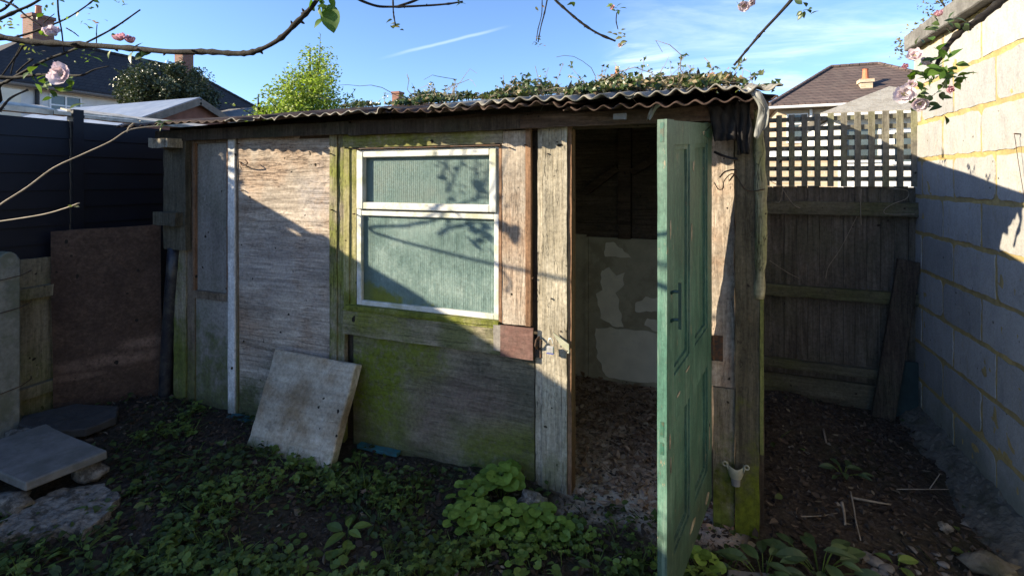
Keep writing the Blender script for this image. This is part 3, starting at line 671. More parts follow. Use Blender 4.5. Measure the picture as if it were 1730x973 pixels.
# dark backing added behind the boarded front to stop light leaking in
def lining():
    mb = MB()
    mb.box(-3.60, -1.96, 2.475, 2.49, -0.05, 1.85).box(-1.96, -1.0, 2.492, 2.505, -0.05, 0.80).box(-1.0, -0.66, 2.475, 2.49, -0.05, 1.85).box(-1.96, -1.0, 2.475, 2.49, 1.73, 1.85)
    part('light_stop_backing', M['wood_dark'], mb)
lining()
part('header', M['wood_dark_x'], MB().board(-3.60, 0.22, 2.44, 2.50, 1.80, 1.885, 0.15, 0.003))
# left bay: narrow panelled frame
part('corner_post', M['post_mossy'], MB().board(fx(297), fx(317), YF - 0.015, YF + 0.04, -0.04, 1.84, 0.05, 0.003))
part('corner_board', M['wood_green_post'], MB().board(fx(282, 2.40), fx(319, 2.40), 2.375, 2.412, 1.065, 1.83, 0.04, 0.006))
part('beam_end', M['post_pale'], MB().board(fx(266, 2.33), fx(298, 2.33), 2.27, 2.40, 1.765, 1.825, 0.03, 0.009))
part('wood_block', M['wood_green_post'], MB().board(fx(266, 2.35), fx(303, 2.35), 2.32, 2.375, 1.235, 1.325, 0.02, 0.006))
part('panel_frame', M['frame_old'], MB().board(fx(318), fx(330), YF - 0.005, YF + 0.03, -0.02, 1.815, 0.06, 0.002).board(fx(386), fx(389.5), YF - 0.005, YF + 0.03, -0.02, 1.815, 0.06, 0.001)
     .board(fx(330), fx(386), YF - 0.004, YF + 0.03, 1.795, 1.82, 0.06, 0.001).board(fx(330), fx(386), YF - 0.006, YF + 0.03, 0.735, 0.775, 0.05, 0.002).board(fx(330), fx(386), YF - 0.012, YF + 0.02, 0.775, 0.787, 0.05, 0.002))
part('upper_panel', M['panel_grey'], MB().box(fx(330), fx(386), YF + 0.012, YF + 0.022, 0.787, 1.795))
part('lower_panel', M['panel_grey'], MB().box(fx(330), fx(386), YF + 0.006, YF + 0.02, -0.04, 0.735))
part('corner_bead', M['frame_brown'], MB().board(fx(328), fx(331), YF - 0.010, YF + 0.012, 0.785, 1.80, 0.08, 0.001).board(fx(384.5), fx(386.5), YF - 0.008, YF + 0.012, 0.785, 1.80, 0.08, 0.001))
part('white_batten', M['batten_white'], MB().board(fx(389.5), fx(401), YF - 0.022, YF + 0.005, -0.03, 1.83, 0.05, 0.0015), bevel=0.002)
part('batten_edge', M['frame_old'], MB().board(fx(401.5), fx(404), YF - 0.012, YF + 0.01, -0.02, 1.83, 0.06, 0.002))
def ply_warp(q):
    q = q.copy(); q.y += 0.012 * math.sin(q.x * 5) * max(0, q.z - 0.3) * 0.6; return q
part('plywood_panel', M['ply_grey'], MB().board(fx(404), fx(557), YF + 0.002, YF + 0.016, -0.04, 1.83, 0.04, 0.0015, warp=ply_warp))
part('middle_post', M['post_mossy'], MB().board(fx(559), fx(571), YF - 0.012, YF + 0.03, -0.04, 1.83, 0.04, 0.003).board(fx(571.5), fx(582), YF - 0.002, YF + 0.03, -0.04, 1.83, 0.04, 0.003))
# window bay
part('window_jamb', M['jamb_mossy'], MB().board(fx(583), fx(592), YF - 0.012, YF + 0.03, 0.80, 1.73, 0.05, 0.002).board(fx(592), fx(602.5), YF - 0.004, YF + 0.03, 0.80, 1.73, 0.05, 0.002))
part('head_board', M['board_mossy'], MB().board(fx(583), fx(851), YF - 0.018, YF + 0.02, 1.735, 1.83, 0.05, 0.002))
part('drip_strip', M['iron'], MB().board(fx(596, 2.40), fx(846, 2.40), YF - 0.035, YF + 0.03, 1.724, 1.7295, 0.06, 0.002))
W0, W1, Z0, Z1 = fx(603), fx(843.5), 0.812, 1.722
zt = 1.372
win = part('window', M['upvc'], MB().box(W0, W0 + 0.034, YF - 0.004, YF + 0.05, Z0, Z1).box(W1 - 0.028, W1, YF - 0.004, YF + 0.05, Z0, Z1)
           .box(W0 + 0.034, W1 - 0.028, YF - 0.003, YF + 0.05, Z1 - 0.026, Z1).box(W0 + 0.034, W1 - 0.028, YF - 0.003, YF + 0.05, Z0, Z0 + 0.028)
           .box(W0 + 0.034, W1 - 0.028, YF - 0.003, YF + 0.05, zt - 0.034, zt - 0.003), bevel=0.003)
a0, a1, b0, b1 = W0 + 0.012, W1 - 0.008, zt + 0.004, Z1 - 0.012
sash = part('top_sash', M['upvc'], MB().box(a0, a0 + 0.046, YF - 0.022, YF + 0.02, b0, b1).box(a1 - 0.04, a1, YF - 0.022, YF + 0.02, b0, b1)
            .box(a0 + 0.046, a1 - 0.04, YF - 0.021, YF + 0.02, b1 - 0.034, b1).box(a0 + 0.046, a1 - 0.04, YF - 0.021, YF + 0.02, b0, b0 + 0.040), win, bevel=0.004)
part('pane', M['glass'], MB().box(a0 + 0.046, a1 - 0.04, YF + 0.012, YF + 0.016, b0 + 0.04, b1 - 0.034), win)
part('pane', M['glass'], MB().box(W0 + 0.034, W1 - 0.028, YF + 0.018, YF + 0.022, Z0 + 0.028, zt - 0.034), win)
part('window_sill', M['jamb_mossy'], MB().board(fx(588), fx(846), YF - 0.035, YF + 0.03, 0.790, 0.811, 0.04, 0.004).board(fx(583), fx(842), YF - 0.026, YF + 0.01, 0.774, 0.790, 0.04, 0.003))
part('rail_board', M['board_mossy'], MB().board(fx(581, 2.41), fx(900, 2.41), 2.402, 2.428, 0.640, 0.774, 0.05, 0.003))
part('painted_board', M['red_paint'], MB().board(fx(846, 2.39), fx(900.5, 2.39), 2.386, 2.401, 0.643, 0.800, 0.03, 0.0015))['label'] = 'faded red painted board end'
part('grey_patch', M['panel_grey'], MB().board(fx(834, 2.39), fx(846, 2.39), 2.387, 2.401, 0.668, 0.798, 0.02, 0.003))
part('tan_board', M['board_tan'], MB().board(fx(849.5), fx(889), YF - 0.012, YF + 0.012, 0.802, 1.80, 0.04, 0.0025))
part('brown_trim', M['frame_brown'], MB().board(fx(844.5), fx(849), YF - 0.014, YF + 0.012, 0.802, 1.73, 0.06, 0.001).board(fx(889.5), fx(898), YF - 0.016, YF + 0.012, 0.802, 1.82, 0.06, 0.001))
part('bottom_panel', M['ply_low'], MB().board(fx(597), fx(903), YF + 0.0, YF + 0.014, -0.05, 0.64, 0.04, 0.0025))
# door frame, left side
part('narrow_post', M['post_pale'], MB().board(fx(905.5), fx(917), YF - 0.006, YF + 0.03, -0.05, 0.655, 0.05, 0.002).board(fx(909.5), fx(917), YF - 0.012, YF + 0.03, 0.68, 1.83, 0.05, 0.003))
part('door_post', M['post_pale'], MB().board(fx(918), fx(951), YF - 0.022, YF + 0.04, -0.05, 1.83, 0.04, 0.0025).board(fx(951.6), fx(960), YF - 0.027, YF + 0.04, -0.05, 1.83, 0.03, 0.003))
part('door_jamb', M['frame_brown'], MB().board(fx(960.3), fx(967), YF - 0.018, YF + 0.06, -0.05, 1.83, 0.06, 0.002))
lock = MB(); lock.box(fx(903.5), fx(917), YF - 0.026, YF - 0.010, 0.655, 0.745); lock.tube([(fx(912), YF - 0.03, 0.70), (fx(910), YF - 0.05, 0.72), (fx(912), YF - 0.055, 0.75), (fx(914), YF - 0.03, 0.76)], 0.006)
part('rusted_staple', M['iron'], lock)
# hasp with its folded strap
hp, hq = on_y(934, 564, 2.392), on_y(961, 585, 2.375)
hs = MB(); hs.prism([hp + Vector((0, 0, 0.008)), hq + Vector((0, 0, 0.010)), hq + Vector((0, 0, -0.026)), hp.lerp(hq, 0.5) + Vector((0, 0, -0.026)), hp.lerp(hq, 0.2) + Vector((0, 0, -0.014))], (0.002, 0.004, 0))
hs.tube([hq + Vector((-0.004, 0.0, -0.03)), hq + Vector((-0.004, 0.012, -0.036)), hq + Vector((-0.004, 0.03, -0.03))], 0.005)
fix_normals(part('hasp', M['pale_plastic'], hs))
# door frame, right side: the leaning hinge plank and the outer boards
def lean(q):
    q = q.copy(); q.y += 0.085 * max(0.0, min(q.z, 1.75) - 0.62); return q
part('hinge_plank', M['board_tan'], MB().board(-0.012, fx(1242), 2.447, 2.485, 0.62, 1.85, 0.03, 0.004, warp=lean))
part('hinge_post', M['board_tan_moss'], MB().board(0.012, fx(1241), 2.440, 2.480, -0.05, 0.618, 0.04, 0.003))
part('outer_post', M['wood_green_post'], MB().board(fx(1242), fx(1283), 2.425, 2.480, -0.06, 1.86, 0.04, 0.004))
part('corner_jamb', M['wood_dark'], MB().board(-0.02, 0.2, 2.60, 2.64, -0.05, 1.86, 0.1, 0.002))
lg = MB(); pts = []; rr = []
for i in range(34):
    t = i / 33; py = 182 + t * 322; px = 1281 + 6 * math.sin(t * 2.9) - 3 * (1 - t)
    p = on_y(px, py, 2.43); p.y = 2.43 + 0.004 * mnoise.noise(Vector((0, 0, t * 9))); pts.append(p)
    rr.append(0.020 + 0.007 * mnoise.noise(Vector((3, 0, t * 11))) + 0.005 * math.sin(t * 3.1))
lg.tube(pts, rr, 12)
part('split_log', M['log'], lg, smooth=True)
part('green_strip', M['lime_strip'], MB().board(fx(1283.5), fx(1290), 2.42, 2.45, 0.36, 1.07, 0.04, 0.0015))
# eaves
part('fascia', M['wood_dark'], MB().board(-3.62, -1.95, 2.365, 2.39, 1.812, 1.885, 0.05, 0.003).board(-1.95, -0.85, 2.36, 2.39, 1.802, 1.872, 0.05, 0.004))
part('fascia', M['wood_fascia'], MB().board(-0.88, 0.17, 2.35, 2.38, 1.803, 1.868, 0.04, 0.004))
part('wall_plate', M['wood_dark_x'], MB().board(-3.66, 0.23, 2.395, 2.44, 1.85, 1.888, 0.12, 0.003))
PITCH, SLOPE = 0.076, 0.18
def roof_sheet(name, mats, x0, x1, y0, y1, z0, amp, rag, seed, curl=0.0, slope=SLOPE):
    mb = MB(); nx = max(8, int((x1 - x0) / PITCH * 12)); ny = 26; vs = []
    o = Vector((seed * 7.7, 0, 0))
    for j in range(ny + 1):
        t = j / ny
        for i in range(nx + 1):
            x = x0 + (x1 - x0) * i / nx
            ys = y0 + rag * (mnoise.noise(Vector((x * 4, 0, 0)) + o) + 0.7 * mnoise.noise(Vector((x * 17, 0, 1)) + o))
            y = ys + (y1 - ys) * t
            zz = z0 + slope * (y - 2.2) + amp * math.sin(2 * math.pi * x / PITCH)
            zz += 0.010 * mnoise.noise(Vector((x * 2.2, y * 2, 5)) + o) + rag * 0.35 * math.exp(-(y - y0) / 0.12) * mnoise.noise(Vector((x * 9, 0, 9)) + o)
            zz += curl * math.exp(-(y - y0) / 0.25) * (0.5 - 0.5 * math.cos(math.pi * 2 * min(1, max(0, (x - x0) / (x1 - x0)))))
            vs.append((x, y, zz))
    n = nx + 1
    mb.add(vs, [(j * n + i, j * n + i + 1, (j + 1) * n + i + 1, (j + 1) * n + i) for j in range(ny) for i in range(nx)])
    ob = part(name, mats, mb, smooth=True)
    s = ob.modifiers.new('thickness', 'SOLIDIFY'); s.thickness = 0.006; s.offset = -1
    if len(mats) > 1: s.material_offset_rim = 1
    return ob
roof_sheet('roof_sheet', [M['sheet_dark'], M['sheet_dark']], -3.74, -2.62, 2.185, 4.12, 1.912, 0.006, 0.012, 1)
roof_sheet('roof_sheet', [M['sheet_dark'], M['sheet_grey']], -2.68, -1.52, 2.175, 4.12, 1.910, 0.007, 0.060, 2)
roof_sheet('roof_sheet', [M['sheet_dark'], M['sheet_dark']], -1.60, -0.55, 2.18, 4.12, 1.898, 0.009, 0.055, 3)
roof_sheet('roof_sheet', [M['sheet_dark'], M['sheet_dark']], -0.62, 0.245, 2.19, 4.12, 1.866, 0.009, 0.03, 4)
roof_sheet('roof_sheet', [M['sheet_grey'], M['sheet_edge']], -1.30, -0.30, 2.17, 4.12, 1.916, 0.0095, 0.045, 5, curl=0.008)
roof_sheet('roof_sheet', [M['sheet_grey'], M['sheet_edge']], -0.34, 0.262, 2.185, 4.12, 1.908, 0.0105, 0.045, 6, curl=0.012)
# bits hanging at the right end of the eaves
def flap(name, mat, pts, wid, Y0, n=9, amp=0.012, dirv_=(1, 0, 0)):
    mb = MB(); P = smooth_path(pts, 6); vs = []
    for i, p in enumerate(P):
        for k in range(n):
            u = k / (n - 1) - 0.5; w_ = wid * (1 - 0.35 * i / len(P))
            q = p + Vector(dirv_) * (u * w_) + Vector((0, amp * math.sin(k * 2.1 + i * 0.3), 0)) + mnoise.noise_vector(p * 17 + Vector((k * 0.4, 0, 0))) * 0.014
            vs.append(q)
    mb.add(vs, [(i * n + k, i * n + k + 1, (i + 1) * n + k + 1, (i + 1) * n + k) for i in range(len(P) - 1) for k in range(n - 1)])
    ob = part(name, mat, mb, smooth=True); s = ob.modifiers.new('thickness', 'SOLIDIFY'); s.thickness = 0.0015
    return ob
flap('torn_polythene', M['polythene'], [on_y(1262, 150, 2.20), on_y(1280, 160, 2.19), on_y(1290, 184, 2.20), on_y(1287, 206, 2.22), on_y(1279, 232, 2.24)], 0.045, 2.2, amp=0.003)
flap('roofing_felt', M['felt'], [on_y(1222, 178, 2.33), on_y(1224, 205, 2.335), on_y(1226, 238, 2.345)], 0.125, 2.3)
flap('roofing_felt', M['felt'], [on_y(1252, 172, 2.32), on_y(1255, 205, 2.33), on_y(1257, 262, 2.37)], 0.075, 2.3)
flap('tape_strip', M['polythene'], [on_y(1111, 173, 2.24), on_y(1103, 190, 2.28), on_y(1094, 203, 2.295)], 0.024, 2.25, amp=0.001)
part('clear_clip', M['grey_plastic'], MB().board(fx(1036, 2.29), fx(1058, 2.29), 2.285, 2.302, on_y(1047, 202, 2.29).z, on_y(1047, 192, 2.29).z, 0.01, 0.003))
cb = MB(); cb.tube(smooth_path([on_y(1207, 257, 2.46), on_y(1220, 263, 2.44), on_y(1236, 268, 2.43), on_y(1246, 269, 2.42)]), 0.006)
part('cable', M['black_pipe'], cb)
wr = MB(); wr.tube(smooth_path([on_y(1207, 309, 2.46), on_y(1214, 320, 2.44), on_y(1222, 318, 2.43), on_y(1224, 305, 2.43), on_y(1240, 294, 2.42), on_y(1262, 322, 2.41), on_y(1292, 320, 2.40)]), 0.0022, 5)
wr.tube(smooth_path([on_y(1216, 300, 2.44), on_y(1226, 290, 2.43), on_y(1244, 288, 2.42), on_y(1232, 306, 2.425)]), 0.0035, 5)
part('wire', M['iron'], wr)
nl = MB()
for px, py in ((556, 260), (400, 243), (407, 322), (558, 355), (596, 362), (905, 590), (925, 260), (941, 240), (931, 505), (947, 560), (1223, 268), (1229, 352), (899, 470), (860, 250), (886, 245)):
    p = on_y(px, py, YF - 0.03); nl.tube([p, p + Vector((0, 0.02, 0))], 0.004, 6)
part('nail', M['iron'], nl)['kind'] = 'stuff'
hk = MB(); hk.tube(smooth_path([on_y(404, 272, 2.43), on_y(410, 280, 2.39), on_y(418, 276, 2.37), on_y(414, 270, 2.375)]), 0.004, 6)
part('bent_nail', M['iron'], hk)
part('turquoise_strip', M['teal_plastic'], MB().board(fx(612), fx(678), 2.385, 2.425, -0.005, 0.014, 0.03, 0.004))
part('turquoise_strip', M['teal_plastic'], MB().board(fx(398), fx(440), 2.36, 2.42, 0.0, 0.012, 0.03, 0.004))

# the open green door, hinged on the right, its free edge dropped a little
DL, DH, DT = 0.70, 1.676, 0.032
U_ = Vector((-0.2013, -0.9795, -0.0735)); Nn = Vector((0.9795, -0.2013, 0)); H0 = Vector((0.006, 2.435, 0.126)) - Nn * DT
def dmap(u, n, w_): return H0 + U_ * u + Nn * n + Vector((0, 0, w_))
class DoorMB(MB):
    def dbox(s, u0, u1, n0, n1, w0, w1, mi=0, step=0.07, j=0.0012):
        s.board(u0, u1, n0, n1, w0, w1, step, j, mi, warp=lambda q: dmap(q.x, q.y, q.z)); return s
dl = DoorMB()
SW, MW = 0.088, 0.085
r_t, r_l0, r_l1, r_b = 1.588, 0.62, 0.785, 0.165
dl.dbox(0, SW, 0, DT, 0, DH).dbox(DL - SW, DL, 0, DT, 0, DH)
dl.dbox(SW, DL - SW, 0.0005, DT - 0.0006, r_t, DH - 0.003).dbox(SW, DL - SW, 0.0005, DT - 0.0006, r_l0, r_l1).dbox(SW, DL - SW, 0.0005, DT - 0.0006, 0.004, r_b)
dl.dbox((DL - MW) / 2, (DL + MW) / 2, 0.001, DT - 0.001, r_l1, r_t).dbox((DL - MW) / 2, (DL + MW) / 2, 0.001, DT - 0.001, r_b, r_l0)
door = part('door', M['green'], dl); door['label'] = 'old green panelled door standing open'
fix_normals(door)
for (u0, u1) in ((SW, (DL - MW) / 2), ((DL + MW) / 2, DL - SW)):
    for (w0, w1) in ((r_l1, r_t), (r_b, r_l0)):
        pm = DoorMB(); pm.dbox(u0, u1, 0.008, 0.016, w0, w1)
        e = 0.018
        for (c0, c1, d0, d1) in ((u0, u0 + e, w0, w1), (u1 - e, u1, w0, w1), (u0 + e, u1 - e, w1 - e, w1), (u0 + e, u1 - e, w0, w0 + e)):
            pm.dbox(c0, c1, 0.016, 0.025, d0, d1)
        fix_normals(part('door_panel', M['green'], pm, door))
hd = MB(); hz0, hz1 = 1.045 - 0.126 + 0.0735 * 0.65, 1.20 - 0.126 + 0.0735 * 0.65
hd.bar(dmap(0.652, DT + 0.03, hz0), dmap(0.652, DT + 0.03, hz1), 0.013, 0.010, up=(1, 0, 0))
for hz in (hz0 + 0.03, hz1 - 0.03):
    hd.tube(smooth_path([dmap(0.655, DT, hz - 0.008), dmap(0.655, DT + 0.012, hz), dmap(0.652, DT + 0.03, hz)]), 0.0055, 8)
part('handle', M['handle_metal'], hd, door, smooth=False)
for w_, h_ in ((0.615, 0.05), (0.555, 0.04), (1.60, 0.065)):
    part('latch_plate', M['green_metal'], DoorMB().dbox(DL - 0.0005, DL + 0.0015, 0.010, 0.022, w_, w_ + h_, step=0.5, j=0), door)
hg = MB(); hzc = 0.795
hg.box(0.012, 0.052, 2.428, 2.441, hzc - 0.055, hzc + 0.055).tube([(0.010, 2.43, hzc - 0.055), (0.010, 2.43, hzc + 0.055)], 0.008).box(-0.010, 0.012, 2.418, 2.430, hzc - 0.03, hzc + 0.03)
part('hinge', M['iron'], hg, door)
tz = DoorMB(); tz.prism([dmap(0.004, DT + 0.001, 1.60), dmap(0.004, DT + 0.001, 1.66), dmap(0.03, DT + 0.001, 1.66), dmap(0.16, DT + 0.001, 1.635), dmap(0.16, DT + 0.001, 1.62)], Nn * 0.003)
fix_normals(part('hinge', M['green_metal'], tz, door))

# padlock hanging from the hasp
pc = on_y(930, 590, 2.372)
pad = empty('padlock', (pc.x, pc.y, pc.z - 0.018), 'small open-shackle steel padlock hanging from the hasp on the pale door post', 'padlock')
part('lock_body', M['steel'], MB().box(pc.x - 0.018, pc.x + 0.018, pc.y - 0.008, pc.y + 0.008, pc.z - 0.018, pc.z + 0.016), pad, bevel=0.003)
sh = MB(); sh.tube([pc + Vector((0.012 * math.cos(a), 0, 0.016 + (0.026 if 0 < a < 3.1 else 0.004) * abs(math.sin(a)) + (0.012 if 0 <= a <= math.pi else 0))) for a in [math.pi * i / 12 for i in range(13)]], 0.003, 8)
part('shackle', M['steel'], sh, pad, smooth=True)
part('lock_base', M['plastic_blue'], MB().box(pc.x - 0.0175, pc.x + 0.0175, pc.y - 0.0085, pc.y + 0.0085, pc.z - 0.0205, pc.z - 0.0182), pad)

# pipe clip on the outer post
pb = on_y(1243, 800, 2.40)
clip = empty('pipe_bracket', (pb.x, pb.y, pb.z - 0.05), 'pale cup-shaped drainpipe bracket with two ears on the green post foot', 'pipe bracket')
mb = MB(); n = 22; vs = []
for j, (zz, r_) in enumerate(((-0.020, 0.024), (0.0, 0.031), (0.024, 0.034), (0.027, 0.031), (0.0, 0.027), (-0.016, 0.019))):
    for i in range(n + 1):
        a = math.pi * 0.92 + (2 * math.pi - math.pi * -0.0 - math.pi * 0.84) * i / n
        hgt = zz + (0.014 * abs(2 * i / n - 1) if 1 < j < 4 else 0)
        vs.append((pb.x + r_ * math.cos(a), pb.y + r_ * math.sin(a) * 0.85 + 0.008, pb.z + hgt))
mb.add(vs, [(j * (n + 1) + i, j * (n + 1) + i + 1, (j + 1) * (n + 1) + i + 1, (j + 1) * (n + 1) + i) for j in range(5) for i in range(n)])
part('cup', M['pale_plastic'], mb, clip, smooth=True)
for s_ in (-1, 1):
    e = pb + Vector((s_ * 0.036, -0.002, 0.034)); er = MB()
    er.bar(pb + Vector((s_ * 0.030, 0, 0.014)), e, 0.004, 0.018, up=(0, 1, 0))
    er.tube([e + Vector((0.009 * math.cos(a) + s_ * 0.007, 0, 0.009 * math.sin(a) + 0.003)) for a in [2 * math.pi * i / 14 for i in range(15)]], 0.0038, 6, caps=False)
    part('ear', M['pale_plastic'], er, clip, smooth=True)
st_ = MB(); st_.tube([pb + Vector((0, 0.008, -0.020)), pb + Vector((0, 0.008, -0.052))], [0.020, 0.018], 18)
part('spigot', M['grey_plastic'], st_, clip, smooth=False)

# drainpipe in the corner
dp = MB(); dp.tube([at(295, 418, 3.52), at(291, 470, 3.53), at(284, 570, 3.55), at(279, 668, 3.57), at(278, 690, 3.57)], 0.042, 16)
o = dp.build('drainpipe', M['black_pipe'], smooth=True, loc=at(278, 690, 3.57)); tag(o, 'black plastic pipe leaning upright in the corner beside the brown sheet', 'pipe')

# ------------------------------------------------------------------ leaning things and paving
def solid(name, label, cat, mb, mat, loc, bevel=0.0, group=None, smooth=False):
    o = mb.build(name, mat, loc=loc, bevel=bevel, smooth=smooth); return tag(o, label, cat, group)
A, B, C_, D_ = Vector((-2.505, 2.205, -0.03)), Vector((-1.886, 2.185, -0.03)), Vector((-1.878, 2.400, 0.474)), Vector((-2.492, 2.408, 0.486))
nrm = (B - A).cross(D_ - A).normalized()
if nrm.y < 0: nrm = -nrm
mb = MB(); N_ = 14; vs = []
for side in (0, 1):
    for j in range(N_ + 1):
        for i in range(N_ + 1):
            p = (A.lerp(B, i / N_)).lerp(D_.lerp(C_, i / N_), j / N_) - nrm * (0.062 * (1 - side))
            edge = (i in (0, N_)) or (j in (0, N_))
            p += mnoise.noise_vector(p * 16) * (0.006 if edge else 0.002) + mnoise.noise_vector(p * 50) * 0.0015
            vs.append(p)
K = (N_ + 1) ** 2; w1_ = N_ + 1; fs = []
for j in range(N_):
    for i in range(N_):
        q = j * w1_ + i
        fs += [(q, q + 1, q + w1_ + 1, q + w1_), (K + q, K + q + w1_, K + q + w1_ + 1, K + q + 1)]
for i in range(N_):
    for (a, b) in ((i, i + 1), (N_ * w1_ + i + 1, N_ * w1_ + i)): fs.append((a, a + K, b + K, b))
    for (a, b) in (((i + 1) * w1_, i * w1_), (i * w1_ + N_, (i + 1) * w1_ + N_)): fs.append((a, a + K, b + K, b))
mb.add(vs, fs)
fix_normals(solid('paving_slab', 'stained pale concrete slab leaning against the shed front', 'slab', mb, M['slab_lean'], ((A + B) / 2), bevel=0.006))

bs0, bs1 = Vector((-4.03, 1.985, -0.02)), Vector((-3.665, 2.455, -0.02))
dn = (bs1 - bs0).cross(Vector((0, 0, 1))).normalized()
mb = MB(); nx_, nz_ = 16, 20; vs = []
for side in (0, 1):
    for j in range(nz_ + 1):
        for i in range(nx_ + 1):
            t, s_ = i / nx_, j / nz_
            p = bs0.lerp(bs1, t) + Vector((0, 0, (1.225 + 0.02 * t) * s_)) + dn * (0.02 * math.sin(s_ * 3) + 0.012 * side)
            p.x -= 0.03 * s_; p += mnoise.noise_vector(p * 3) * 0.006
            vs.append(p)
K = (nx_ + 1) * (nz_ + 1); w1_ = nx_ + 1; fs = []
for j in range(nz_):
    for i in range(nx_):
        q = j * w1_ + i; fs += [(q, q + 1, q + w1_ + 1, q + w1_), (K + q, K + q + w1_, K + q + w1_ + 1, K + q + 1)]
for i in range(nx_):
    for (a, b) in ((i, i + 1), (nz_ * w1_ + i + 1, nz_ * w1_ + i)): fs.append((a, a + K, b + K, b))
for j in range(nz_):
    for (a, b) in (((j + 1) * w1_, j * w1_), (j * w1_ + nx_, (j + 1) * w1_ + nx_)): fs.append((a, a + K, b + K, b))
mb.add(vs, fs)
fix_normals(solid('wooden_sheet', 'dark brown flaking sheet of wood standing against the black fence', 'board', mb, M['brown_sheet'], (bs0 + bs1) / 2))

def slab_poly(name, label, top, z, th, mat, amp=0.004, cat='slab', sub=7, bev=0.006, dz=0.0):
    out = []
    for i, p in enumerate(top):
        q = top[(i + 1) % len(top)]
        for j in range(sub):
            r_ = Vector(p).lerp(Vector(q), j / sub); r_.z = z; nn = mnoise.noise_vector(r_ * 13) * amp
            out.append(r_ + Vector((nn.x, nn.y, 0)))
    mb = MB(); n = len(out); c = sum(out, Vector()) / n
    rings = [1.0, 0.93, 0.86, 0.79, 0.72, 0.64, 0.56, 0.48, 0.4, 0.3, 0.2, 0.1]; vs = []
    for f_ in rings:
        for p in out:
            q = c + (p - c) * f_; q.z = z + dz * mnoise.noise(q * 6) + dz * 0.6 * mnoise.noise(q * 19) + dz * 0.5 * mnoise.noise(q * 47); vs.append(q)
    fs = [(a * n + i, a * n + (i + 1) % n, (a + 1) * n + (i + 1) % n, (a + 1) * n + i) for a in range(11) for i in range(n)] + [tuple(11 * n + i for i in range(n))]
    b = len(vs)
    for p in out: vs.append(Vector((c.x + (p.x - c.x) * 1.01, c.y + (p.y - c.y) * 1.01, z - th)))
    fs += [(i, b + i, b + (i + 1) % n, (i + 1) % n) for i in range(n)] + [tuple(b + n - 1 - i for i in range(n))]
    mb.add(vs, fs)
    return fix_normals(solid(name, label, cat, mb, mat, (c.x, c.y, z - th), bevel=bev))
slab_poly('paving_slab', 'smooth grey slab lying flat and raised on rubble beside the low fence', [(-3.55, 1.71, 0), (-3.38, 1.69, 0), (-2.90, 1.655, 0), (-2.945, 1.34, 0), (-3.60, 1.36, 0)], 0.15, 0.042, M['slab_grey'])
slab_poly('slate_slab', 'dark rounded slate lying behind the flat grey slab', [(-3.98, 1.80, 0), (-3.86, 2.02, 0), (-3.56, 2.10, 0), (-3.42, 2.0, 0), (-3.42, 1.84, 0), (-3.6, 1.74, 0), (-3.85, 1.72, 0)], 0.085, 0.05, M['slate'], dz=0.006)
slab_poly('concrete_lump', 'rough broken pale concrete piece half buried before the grey slab', [tuple(at(x_, y_, 1.5 * F / (y_ - HY))) for x_, y_ in ((-60, 900), (10, 868), (62, 838), (95, 822), (188, 808), (205, 828), (184, 858), (140, 884), (60, 892), (0, 896))], 0.032, 0.08, M['rubble'], amp=0.035, cat='rubble', dz=0.014, sub=9)
def stone(name, label, px, py, r, mat, zz=0.0, group=None, cat='stone', seed=1, amp=0.22, name2=None):
    t = (EYE - zz) * F / (py - HY); p = at(px, py, t)
    mb = MB().blob((0, 0, 0), r, 12, 8, amp, seed); o = mb.build(name, mat, smooth=True)
    o.location = (p.x, p.y, p.z + r[2] * 0.3); return tag(o, label, cat, group)
stone('rubble_stone', 'small pale stone between the concrete post and the slate', 35, 738, (0.10, 0.06, 0.035), M['rubble'], 0.04, seed=3)
stone('rubble_stone', 'dirty broken brick lump under the near corner of the grey slab', 20, 850, (0.12, 0.07, 0.035), M['rubble'], 0.03, seed=4)
stone('rubble_stone', 'small lump of rubble propping the flat slab from below', 150, 800, (0.10, 0.06, 0.05), M['rubble'], 0.03, seed=8)
stone('rubble_stone', 'mossy buff stone among bright leaves at the door post foot', 900, 850, (0.07, 0.05, 0.035), M['rubble'], 0.03, seed=5, amp=0.4)
stone('rubble_stone', 'white flat shard standing in soil near the block wall', 1598, 893, (0.024, 0.006, 0.022), M['rubble'], 0.02, seed=6, amp=0.4)
stone('rubble_stone', 'large rounded grey stone at the foot of the block wall', 1672, 958, (0.075, 0.05, 0.035), M['footing'], 0.02, seed=9, amp=0.35)

